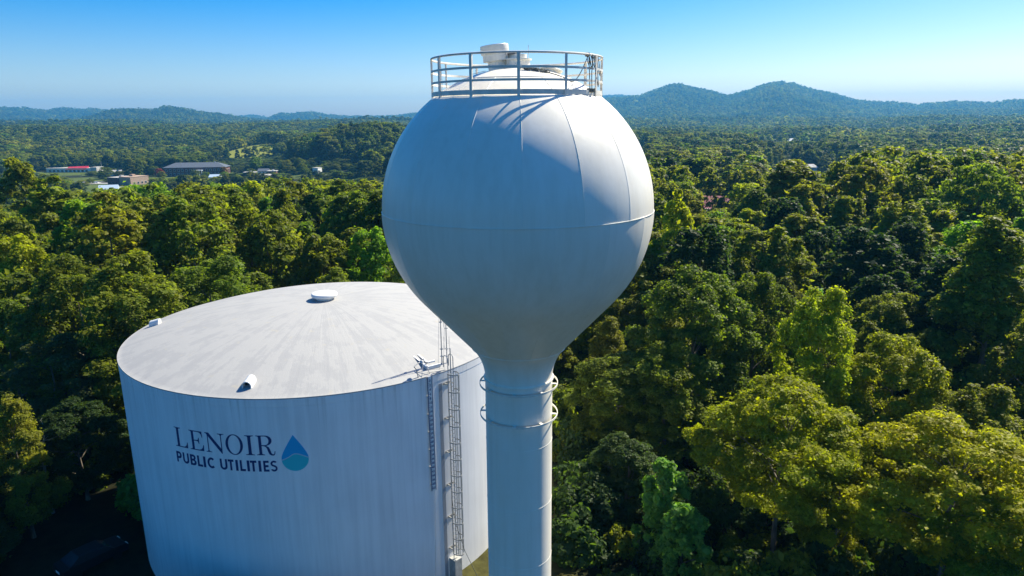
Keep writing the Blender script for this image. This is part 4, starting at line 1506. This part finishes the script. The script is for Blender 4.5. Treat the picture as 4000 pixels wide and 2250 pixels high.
pts, tin, sca, kin = [], [], [], []
for x, y, zg, h, tn in rest:
    pts.append((x, y, zg)); tin.append(TN[tn][1]); sca.append((h / 20 * rng.uniform(.85, 1.1),) * 2 + (h / 20.,)); kin.append(rng.integers(0, 5))
def ring_points(r0, r1, step, a=41.5):
    out = []
    r = r0
    while r < r1:
        na = int(2 * R(a) * r / step)
        t = (np.arange(na) + rng.uniform(-.45, .45, na)) / na * 2 * R(a) - R(a)
        q = r + rng.uniform(-.5, .5, na) * step
        out.append(np.stack([q * np.sin(t), q * np.cos(t)], 1))
        r += step * .9
    return np.concatenate(out)
P1 = ring_points(237, 1050, 10.2)
P2 = ring_points(1050, 2300, 12.5)
P3 = ring_points(2300, 4300, 19.0)
P4 = ring_points(4300, 7100, 30.0)
KEEP_OUT = []          # (x, y, radius) of valley buildings, filled before the scatter
for kx, ky, kr in ((-316, 668, 24), (-292, 672, 20), (-335, 655, 18), (-475, 738, 26), (-500, 742, 18), (-318, 565, 26), (-335, 570, 20), (68, 234, 14), (95, 290, 5), (231, 552, 18), (267, 562, 9), (413, 1092, 14), (447, 1097, 17), (478, 1134, 14), (157, 903, 12)):
    KEEP_OUT.append((kx, ky, kr))
    q = math.hypot(kx, ky)
    for j in range(1, 4):       # open ground on the near side of each building
        KEEP_OUT.append((kx * (1 - j * kr * .9 / q), ky * (1 - j * kr * .9 / q), kr * .95))
for Pk, T0, sc0 in ((P1, 0, 1.15), (P2, 5, 1.1), (P3, 5, 1.35), (P4, 5, 1.9)):
    x, y = Pk[:, 0], Pk[:, 1]
    ok = ~((clear_town(x, y) & (rng.random(len(x)) > .13)) | clear_meadow(x, y))
    for kx, ky, kr in KEEP_OUT:
        ok &= (x - kx) ** 2 + (y - ky) ** 2 > kr * kr
    d = np.hypot(x, y); azd = np.degrees(np.arctan2(x, y))
    # glades
    ok &= ~((fbm(x / 60 + 3, y / 60 + 8, 3) > .66) & (d > 450) & (d < 2600))
    x, y = x[ok], y[ok]
    n = len(x); z = height(x, y)
    s = rng.lognormal(-.16, .24, n).clip(.5, 1.5) * sc0 * (.72 + .56 * fbm(x / 90 + 5, y / 90 + 2, 3))
    big = rng.random(n) < .12; s[big] *= 1.3
    if sc0 > 1.2: s = s.clip(.65 * sc0, 1.05 * sc0)
    s3 = np.stack([s * rng.uniform(.9, 1.2, n), s * rng.uniform(.9, 1.2, n), s * rng.uniform(.8, 1.05, n)], 1)
    if sc0 > 1: s3[:, 2] /= sc0 ** .7
    dd = np.hypot(x, y); aa = np.degrees(np.arctan2(x, y))
    jit = .012 * rng.random(n)
    lim = np.where(dd > 2300, 1.35, 1.08)
    def cut(a0, a1, d1, slope, d0=0):
        m = (aa > a0) & (aa < a1) & (dd < d1) & (dd >= d0)
        lim[m] = np.minimum(lim[m], ((31 - dd * (slope + jit) - z) / 20.5)[m])
    cut(-33, 0, 560, .0885)
    cut(-33, -12, 735, .069, 560)
    cut(-40, -29, 862, .0605, 560)
    cut(-23.4, -17.2, 935, .0545, 640)
    cut(19.8, 26, 575, .0715)
    cut(19.3, 24, 1080, .033, 600)
    cut(8.5, 11, 890, .045, 300)
    m = (aa < 0) & (dd > 735) & (dd < 2300)
    lim[m] = np.minimum(lim[m], .80)
    m = (ell(x, y, -168, 775, 75, 80) < 1)
    lim[m] = 1.0
    s3[:, 2] = np.clip(np.minimum(s3[:, 2], lim), .25, None)
    pts += np.stack([x, y, z - .5], 1).tolist()
    patch_ = fbm(x / 140 + 11, y / 140 + 7, 3)[:, None]
    tin += (forest_tint(n, x, y) * (.62 + .85 * patch_) * (1 + np.array([.35, .12, -.2]) * (patch_ - .47) * 2)).tolist(); sca += s3.tolist()
    kin += (rng.integers(0, 5 if T0 == 0 else 4, n) + T0).tolist()
scatter('distant_forest', 'wooded valley and hills beyond the near trees', pts, tin, sca, kin, far_t + vfar_t)

# undergrowth under and between the near trees
bush_t = []
for k in range(3):
    me, C = crown_mesh('bush', 380 + k, 'round', H=2.4, zb=.1, rad=1.6, clumps=20, leaves=1500, leaf=.26, core=.5)
    bush_t.append(template(me))
Q = ring_points(31, 120, 3.0)
x, y = Q[:, 0], Q[:, 1]
ok = ~clear_near(x, y) & ~((np.hypot(x + 14.83, y - 52.23) < 16.5))
x, y = x[ok], y[ok]; n = len(x)
s = rng.uniform(.5, 1.4, n)
scatter('undergrowth', 'bushes and saplings on the dark forest floor', np.stack([x, y, height(x, y) - .1], 1), np.array([GREEN, DARK, BLUE, OLIVE])[rng.integers(0, 4, n)], np.stack([s, s, s * rng.uniform(.7, 1.5, n)], 1), rng.integers(0, 3, n), bush_t)

# ------------------------------------------------------------------ town in the valley and buildings in the woods
M['brick'] = noisy(mat('brick_wall', (.16, .075, .06), .85, .2), (.12, .055, .045), (.20, .10, .08), (1, 1, 3), 2.0, 5)
M['tan'] = noisy(mat('tan_wall', (.42, .30, .22), .85, .2), (.36, .25, .18), (.46, .34, .25), (1, 1, 1), 1.0, 5)
M['shingle'] = noisy(mat('grey_shingle', (.10, .12, .15), .85, .2), (.08, .095, .12), (.13, .15, .18), (1, 1, 1), 1.5, 6)
M['maroon'] = noisy(mat('maroon_roof', (.2, .03, .06), .6, .3), (.16, .024, .045), (.22, .04, .07), (1, 1, 1), 1.0, 4)
M['red'] = mat('red_roof', (.55, .03, .05), .5, .4)
M['flatroof'] = noisy(mat('pale_flat_roof', (.42, .41, .39), .9, .2), (.34, .33, .31), (.5, .49, .47), (1, 1, 1), .5, 5)
M['bluewhite'] = mat('pale_blue_metal_roof', (.45, .56, .68), .4, .5)
M['window'] = mat('window_glass', (.03, .04, .05), .1, .6)
M['asphalt'] = noisy(mat('asphalt', (.06, .06, .062), .9, .2), (.05, .05, .052), (.085, .085, .085), (1, 1, 1), .3, 6)
M['tyre'] = mat('tyre', (.015, .015, .015), .9, .1)
M['lamp'] = mat('lamp_glass', (.6, .6, .58), .2, .6)


def along(p0, p1):
    p0, p1 = Vector((*p0, 0)), Vector((*p1, 0))
    return math.atan2((p1 - p0).y, (p1 - p0).x), (p1 - p0).length


def place(name, p, rz, label, cat, group=None):
    r = empty(name, (p[0], p[1], float(height(p[0], p[1])) - .3), rz)
    tag(r, label, cat, group)
    return r


def bx(name, c, size, material, parent):
    b = MB(); b.box(c, size)
    return b.build(name, material, parent)


def windows(parent, x0, x1, n, z, w, h, y=0.0, mt='white', axis='x', xc=0):
    fm = MB()
    fm.box((0, 0, 0), (w + .3, .08, h + .3) if axis == 'x' else (.08, w + .3, h + .3))
    gm = MB()
    gm.box((0, -.05 if axis == 'x' else 0, 0), (w, .06, h) if axis == 'x' else (.18, w, h))
    first = None
    for k in range(n):
        t = x0 + (x1 - x0) * (k + .5) / n
        loc = (t, y - .03, z) if axis == 'x' else (xc, t, z)
        if first is None:
            first = fm.build('window', M[mt], parent); pane = gm.build('pane', M['window'], first)
            f = first
        else:
            f = dup(first, parent); dup(pane, f)
        f.location = loc


def hip_roof(name, L, D, z, rise, over, material, parent, hip=None):
    h = D / 2 if hip is None else hip
    x0, x1, y0, y1 = -over, L + over, -over, D + over
    vs = [(x0, y0, z), (x1, y0, z), (x1, y1, z), (x0, y1, z), (x0, y0, z - .35), (x1, y0, z - .35), (x1, y1, z - .35), (x0, y1, z - .35), (h, D / 2, z + rise), (L - h, D / 2, z + rise)]
    fs = [(0, 1, 9, 8), (2, 3, 8, 9), (1, 2, 9), (3, 0, 8), (0, 4, 5, 1), (1, 5, 6, 2), (2, 6, 7, 3), (3, 7, 4, 0), (4, 7, 6, 5)]
    b = MB(); b.add(vs, fs)
    return b.build(name, material, parent)


# long two-storey brick building under a grey hip roof
rz, L = along((-341.5, 680), (-284, 687))
r = place('brick_building', (-341.5, 680), rz, 'long two storey brick building under a grey hip roof in the valley', 'building')
bx('wall', (L / 2, 9, 4.6), (L, 18, 9.2), M['brick'], r)
hip_roof('roof', L, 18, 9.2, 4.3, .8, M['shingle'], r)
for z in (2.6, 6.4): windows(r, .5, L - .5, 15, z, 1.5, 2.0)
windows(r, 1, 17, 4, 4.5, 1.5, 4.5, axis='y', xc=L + .02)
po = bx('porch_roof', (L * .58, -2.6, 6.4), (7.4, 5.2, .6), M['white'], r)
for k in (-1, -.35, .35, 1): bx('porch_post', (L * .58 + k * 3.3, -4.8, 3.1), (.45, .45, 6.1), M['white'], po)
bx('vent_stack', (L * .80, 9, 13.6), (.7, .7, 1.2), M['white'], r)

# store strip with a red roof band
rz, L = along((-505, 752), (-448, 747))
r = place('red_roofed_store', (-505, 752), rz, 'long low white store with a bright red sloping roof, left in the town', 'store')
bx('wall', (L * .45, 7, 2.3), (L * .9, 14, 4.6), M['white'], r)
bx('flat_roof', (L * .45, 7, 4.75), (L * .9 + .6, 14.6, .3), M['flatroof'], r)
b = MB(); b.add([(L * .40, -1.2, 3.9), (L * .80, -1.2, 3.9), (L * .80, 5, 6.9), (L * .40, 5, 6.0), (L * .40, 5, 3.9), (L * .80, 5, 3.9)], [(0, 1, 2, 3), (0, 3, 4), (1, 5, 2), (3, 2, 5, 4), (0, 4, 5, 1)]); b.build('red_roof', M['red'], r)
bx('end_block', (L * .95, 6, 2.9), (L * .12, 12, 5.8), M['flatroof'], r)
windows(r, 2, L * .85, 10, 1.8, 2.6, 2.0)

# tan and brick shop
rz, L = along((-345, 589), (-320, 579))
r = place('tan_shop', (-345, 589), rz, 'flat roofed shop with dark brick left half and tan right half in the valley', 'shop')
bx('brick_wall', (L * .26, 9, 3.2), (L * .52, 18, 6.4), M['brick'], r)
bx('tan_wall', (L * .76, 9.3, 3.6), (L * .48 - .01, 18, 7.2), M['tan'], r)
bx('flat_roof', (L * .26, 9, 6.5), (L * .52 - .3, 17.6, .3), M['flatroof'], r)
bx('parapet_cap', (L * .76, 9.3, 7.3), (L * .48 + .3, 18.4, .25), M['tan'], r)
bx('rooftop_unit', (L * .28, 8, 7.3), (2.6, 2.4, 1.5), M['flatroof'], r)
bx('rooftop_unit', (L * .72, 9, 8.2), (3.6, 3, 1.7), M['tan'], r)
windows(r, 1, L * .48, 3, 1.8, 2.8, 2.4, mt='red')
windows(r, 2, 17, 4, 2.2, 1.6, 1.6, axis='y', xc=L + .02)

# blue-white metal shed
r = place('metal_shed', (-304, 506), .35, 'pale blue white metal roofed shed between trees in front of the tan shop', 'shed')
bx('wall', (6, 5, 2.2), (12, 10, 4.4), M['white'], r)
b = MB(); b.add([(-.5, -.5, 4.4), (12.5, -.5, 4.4), (12.5, 10.5, 4.4), (-.5, 10.5, 4.4), (-.5, 5, 8.0), (12.5, 5, 8.0)], [(0, 1, 5, 4), (2, 3, 4, 5), (1, 2, 5), (3, 0, 4), (0, 3, 2, 1)]); b.build('roof', M['bluewhite'], r)
bx('door', (6, -.05, 1.6), (3, .1, 3.2), M['flatroof'], r)

# small brick offices, white roofed hall, white trailer
for x, y, w, d_, h_, lab in ((-247, 638, 9.5, 8, 4.6, 'small flat roofed brick office right of the long brick building'), (-226, 641, 7.5, 7, 4.4, 'smaller flat roofed brick office, right one of the pair')):
    r = place('brick_office', (x, y), .1, lab, 'office', 'brick offices in the valley')
    bx('wall', (w / 2, d_ / 2, h_ / 2), (w, d_, h_), M['brick'], r)
    bx('roof', (w / 2, d_ / 2, h_ + .25), (w + 1.4, d_ + 1.4, .5), M['flatroof'], r)
    bx('rooftop_unit', (w * .6, d_ / 2, h_ + .9), (1.6, 1.4, .9), M['white'], r)
    windows(r, .5, w - .5, 3, 1.8, 1.6, 1.6)
rz, L = along((-219, 590), (-208, 603))
r = place('white_hall', (-219, 590), rz, 'low pale roofed hall half hidden by trees in front of the brick offices', 'hall')
bx('wall', (L / 2, 5, 2.6), (L, 10, 5.2), M['flatroof'], r)
b = MB(); b.add([(-.4, -.4, 5.2), (L + .4, -.4, 5.2), (L + .4, 10.4, 5.2), (-.4, 10.4, 5.2), (-.4, 5, 6.4), (L + .4, 5, 6.4)], [(0, 1, 5, 4), (2, 3, 4, 5), (1, 2, 5), (3, 0, 4), (0, 3, 2, 1)]); b.build('roof', M['flatroof'], r)
windows(r, 1, L - 1, 5, 2.4, 2, 1.4)
for x, y, w, d_, rf, lab in ((-268, 612, 9, 7, 'bluewhite', 'small house with a pale blue roof in front of the long brick building'), (-408, 700, 12, 8, 'flatroof', 'pale low house between the red roofed store and the long brick building'), (-240, 655, 10, 7, 'shingle', 'small house with a dark grey roof behind the brick offices')):
    r = place('small_house', (x, y), .2, lab, 'house', 'small houses in the town')
    bx('wall', (w / 2, d_ / 2, 1.9), (w, d_, 3.8), M['white'], r)
    hip_roof('roof', w, d_, 3.8, 2.2, .5, M[rf], r, hip=.1)
    windows(r, .5, w - .5, 3, 2.0, 1.2, 1.4, mt='flatroof')
r = place('white_shed', (-180, 627), -.2, 'tall white box shed beside the grey parking lot in the valley', 'shed')
bx('wall', (2.6, 4, 3.2), (5.2, 8, 6.4), M['white'], r)
bx('roof', (2.6, 4, 6.5), (5.6, 8.4, .3), M['flatroof'], r)
bx('door', (2.6, -.05, 2.2), (3, .1, 4.0), M['flatroof'], r)


def patch(name, x, y, w, d_, rz, material, label, dz=.06):
    """paved sheet that follows the ground"""
    c, s = math.cos(rz), math.sin(rz); n = 14
    vs, fs = [], []
    for i in range(n + 1):
        for j in range(n + 1):
            u, v = (i / n - .5) * w, (j / n - .5) * d_
            px, py = x + u * c - v * s, y + u * s + v * c
            vs.append((px, py, float(height(px, py)) + dz))
    for i in range(n):
        for j in range(n):
            fs.append((i * (n + 1) + j, (i + 1) * (n + 1) + j, (i + 1) * (n + 1) + j + 1, i * (n + 1) + j + 1))
    b = MB(); b.add(vs, fs, True)
    return tag(b.build(name, material), label, kind='structure')


patch('parking_lot', -158, 596, 30, 44, -.2, M['asphalt'], 'grey parking lot beside the white shed', .35)
patch('road', -380, 625, 120, 9, .12, M['asphalt'], 'road through the town', .35)
patch('parking_lot', -368, 606, 42, 22, .12, M['flatroof'], 'pale paved lot left of the tan shop', .45)
patch('parking_lot', -310, 540, 26, 46, .45, M['flatroof'], 'pale paved yard before the tan shop', .45)


# cars: one body profile, glass band, four wheels
def car_parts(paint):
    b = MB()
    prof = [(-2.2, .35), (-2.25, .75), (-2.1, .95), (-1.25, 1.02), (-.6, 1.45), (.95, 1.48), (1.75, 1.05), (2.15, .98), (2.22, .6), (2.15, .35)]
    ws = [.82, .86, .86, .86, .66, .66, .84, .86, .86, .82]
    n = len(prof)
    vs = [(x, -w, z) for (x, z), w in zip(prof, ws)] + [(x, w, z) for (x, z), w in zip(prof, ws)]
    fs = [tuple(range(n)), tuple(range(2 * n - 1, n - 1, -1))] + [(i, (i + 1) % n, n + (i + 1) % n, n + i) for i in range(n)]
    b.add(vs, fs)
    return b


def car(x, y, rz, paint, label, group=None, z=None):
    zg = (float(height(x, y)) + .5) if z is None else z
    r = empty('parked_car', (x, y, zg), rz)
    tag(r, label, 'car', group)
    car_parts(paint).build('body', M[paint], r)
    b = MB()
    b.add([(-1.22, -.80, 1.035), (-.62, -.64, 1.44), (-.62, .64, 1.44), (-1.22, .80, 1.035)], [(0, 1, 2, 3)])
    for v in b.v: pass
    b.v = [(vx - .02, vy, vz + .015) for vx, vy, vz in b.v]; b.build('windscreen', M['window'], r)
    b = MB(); b.add([(1.0 + .02, -.63, 1.46), (1.68 + .02, -.78, 1.10), (1.68 + .02, .78, 1.10), (1.0 + .02, .63, 1.46)], [(0, 1, 2, 3)]); b.build('rear_window', M['window'], r)
    for s in (-1, 1):
        b = MB(); b.add([(-.95, s * .80, 1.10), (1.35, s * .80, 1.12), (.92, s * .69, 1.41), (-.55, s * .69, 1.40)], [(0, 1, 2, 3)]); b.build('side_window', M['window'], r)
        b = MB(); b.box((-2.2, s * .6, .78), (.1, .35, .16)); b.build('headlight', M['lamp'], r)
        for wx in (-1.4, 1.35):
            b = MB(); b.lathe([(.0, -.1), (.3, -.1), (.33, -.06), (.33, .06), (.3, .1), (.0, .1)], 18, (wx, s * .80, .33), Matrix.Rotation(R(90), 3, 'X')); b.build('wheel', M['tyre'], r)
    b = MB(); b.box((2.24, 0, .72), (.03, .5, .16)); b.build('number_plate', M['white'], r)
    return r


M['black_paint'] = mat('black_car_paint', (.012, .013, .015), .5, .2)
M['white_paint_car'] = mat('white_car_paint', (.75, .75, .76), .3, .5)
M['silver'] = mat('silver_car_paint', (.4, .42, .44), .3, .5, .4)
car(-30.8, 43.6, R(235), 'black_paint', 'dark car parked in the deep shade at the bottom left beside the tank', None, -.45)
for x, y, rz, p, lab in ((-378, 606, .3, 'white_paint_car', 'white car left of the tan shop, leftmost of the lot'), (-371, 603, .3, 'silver', 'silver car in the middle of the lot by the tan shop'), (-364, 603, .3, 'white_paint_car', 'white car nearest the tan shop wall'), (-318, 548, 1.2, 'white_paint_car', 'white car in the pale yard before the tan shop'), (-155, 588, .9, 'black_paint', 'dark car on the grey parking lot by the white shed')):
    car(x, y, rz, p, lab, 'cars parked in the town')

# poles
for x, y, h_, lab in ((-447, 756, 11, 'utility pole behind the round street tree right of the red roofed store'), (-397, 752, 12, 'utility pole in the middle of the town behind the tan shop'), (-345, 672, 9, 'pale street lamp left of the red tree and long brick building'), (-140, 640, 10, 'thin lamp post over the grey parking lot')):
    r = place('street_lamp' if 'lamp' in lab else 'utility_pole', (x, y), 0, lab, 'lamp post' if 'lamp' in lab else 'utility pole')
    b = MB(); b.tube([(0, 0, 0), (0, 0, h_)], [.22, .15], 7); b.build('pole', M['flatroof'], r)
    bx('lamp_head' if 'lamp' in lab else 'crossarm', (0, 0, h_ - .3), (1.8, .3, .2), M['flatroof'], r)

# town trees
for x, y, h_, w, k, t, lab in (
    (-336, 660, 12, 12, 'round', (.26, .06, .04), 'reddish autumn tree at the left end of the long brick building'),
    (-330, 652, 9, 11, 'round', GREEN, 'green tree in front of the reddish autumn tree'),
    (-392, 668, 14, 15, 'round', GREEN, 'round dark green street tree left of the tan shop'),
    (-356, 690, 13, 13, 'round', GREEN, 'round green street tree left of the reddish autumn tree'),
    (-303, 662, 9, 10, 'round', GREEN, 'green tree before the middle of the long brick building'),
    (-272, 655, 12, 10, 'round', (.20, .13, .03), 'orange tinged tree at the right end of the long brick building'),
    (-283, 640, 8, 9, 'round', GREEN, 'small green tree right of the white porch'),
    (-262, 632, 8, 10, 'round', BRIGHT, 'bright green tree left of the brick offices'),
    (-236, 628, 8, 9, 'round', GREEN, 'green tree between the two brick offices'),
    (-214, 660, 14, 13, 'round', OLIVE, 'olive tree behind the right brick office'),
    (-204, 668, 14, 13, 'round', GREEN, 'dark green tree right of the olive one behind the brick offices'),
    (-193, 640, 12, 13, 'round', GREEN, 'rounded green tree left of the white box shed'),
    (-185, 622, 9, 9, 'round', GREEN, 'smaller rounded tree at the front corner of the white box shed'),
    (-163, 640, 9, 11, 'round', GREY, 'greyish green bushy tree behind the grey parking lot'),
    (-258, 700, 17, 14, 'round', BRIGHT, 'bright tree in front of the dark wood right of the long roof'),
):
    tree(x, y, float(height(x, y)) + h_ * .78, w * .92, k, t, lab, 'trees in the town', near=False)

# church among the trees right of the bulb
r = place('church', (63, 226), -.22, 'church with a dark maroon gable roof half hidden right of the bulb', 'church')
zc_ = 1.2 - r.location.z
bx('wall', (7, 9, zc_ / 2), (13, 18, zc_), M['white'], r)
b = MB(); b.add([(-.6, -.6, zc_ - .6), (14.6, -.6, zc_ - .6), (14.6, 18.6, zc_ - .6), (-.6, 18.6, zc_ - .6), (-.6, 9, zc_ + 3.4), (14.6, 9, zc_ + 3.4)], [(0, 1, 5, 4), (2, 3, 4, 5), (1, 2, 5), (3, 0, 4), (0, 3, 2, 1)]); b.build('roof', M['maroon'], r)
windows(r, 1, 13, 4, zc_ - 2.6, 1.2, 2.2)
st = place('church_steeple', (95, 290), 0, 'thin pale steeple rising among the trees right of the bulb', 'steeple')
zs = 3.4 - st.location.z
bx('tower', (0, 0, (zs - 5) / 2), (2.0, 2.0, zs - 5), M['white'], st)
b = MB(); b.add([(-.9, -.9, zs - 5), (.9, -.9, zs - 5), (.9, .9, zs - 5), (-.9, .9, zs - 5), (0, 0, zs)], [(0, 1, 4), (1, 2, 4), (2, 3, 4), (3, 0, 4)]); b.build('spire', M['bluewhite'], st)

# houses and grey-roofed halls in the far right woods
for i, (x, y, L, D, h_, rs_, mt, rf, lab) in enumerate((
    (218, 548, 26, 12, 4.6, 2.2, 'white', 'flatroof', 'long grey roofed building among trees right of the bulb, nearest of the far roofs'),
    (262, 560, 10, 8, 4, 2.4, 'tan', 'flatroof', 'small pale roof among trees right of the long grey roofed building'),
    (405, 1088, 17, 11, 7, 4.0, 'white', 'bluewhite', 'pale roofed house in the far valley, left one of three'),
    (436, 1092, 22, 13, 8, 4.5, 'white', 'white', 'white house in the far valley, middle one of three'),
    (470, 1130, 17, 11, 8, 4.0, 'white', 'bluewhite', 'pale blue roofed house in the far valley, right one of three'),
    (150, 900, 14, 9, 6, 3.2, 'white', 'flatroof', 'small pale house far away close to the right side of the bulb'),
)):
    r = place('far_house', (x, y), rnd.uniform(-.4, .4), lab, 'house', 'far houses right of the bulb')
    bx('wall', (L / 2, D / 2, h_ / 2), (L, D, h_), M[mt], r)
    hip_roof('roof', L, D, h_, rs_, .6, M[rf], r, hip=.1)
    windows(r, 1, L - 1, 4, h_ * .5, 1.4, 1.6, mt='flatroof')

# ------------------------------------------------------------------ air
b = MB()
zlo, zhi = float(GZ.min()) - 1.5, float(GZ.max()) + 32
b.box((0, 0, (zlo + zhi) / 2), (15700, 15700, zhi - zlo))
hm2 = bpy.data.materials.new('air')
hm2.use_nodes = True
t = hm2.node_tree
t.nodes.clear()
pv = t.nodes.new('ShaderNodeVolumePrincipled')
pv.inputs['Color'].default_value = (.12, .52, .98, 1)
pv.inputs['Density'].default_value = .00012
pv.inputs['Anisotropy'].default_value = .2
ot = t.nodes.new('ShaderNodeOutputMaterial')
t.links.new(pv.outputs[0], ot.inputs['Volume'])
hz_ = b.build('haze', hm2)
tag(hz_, 'blue haze in the air over the valley', kind='stuff')
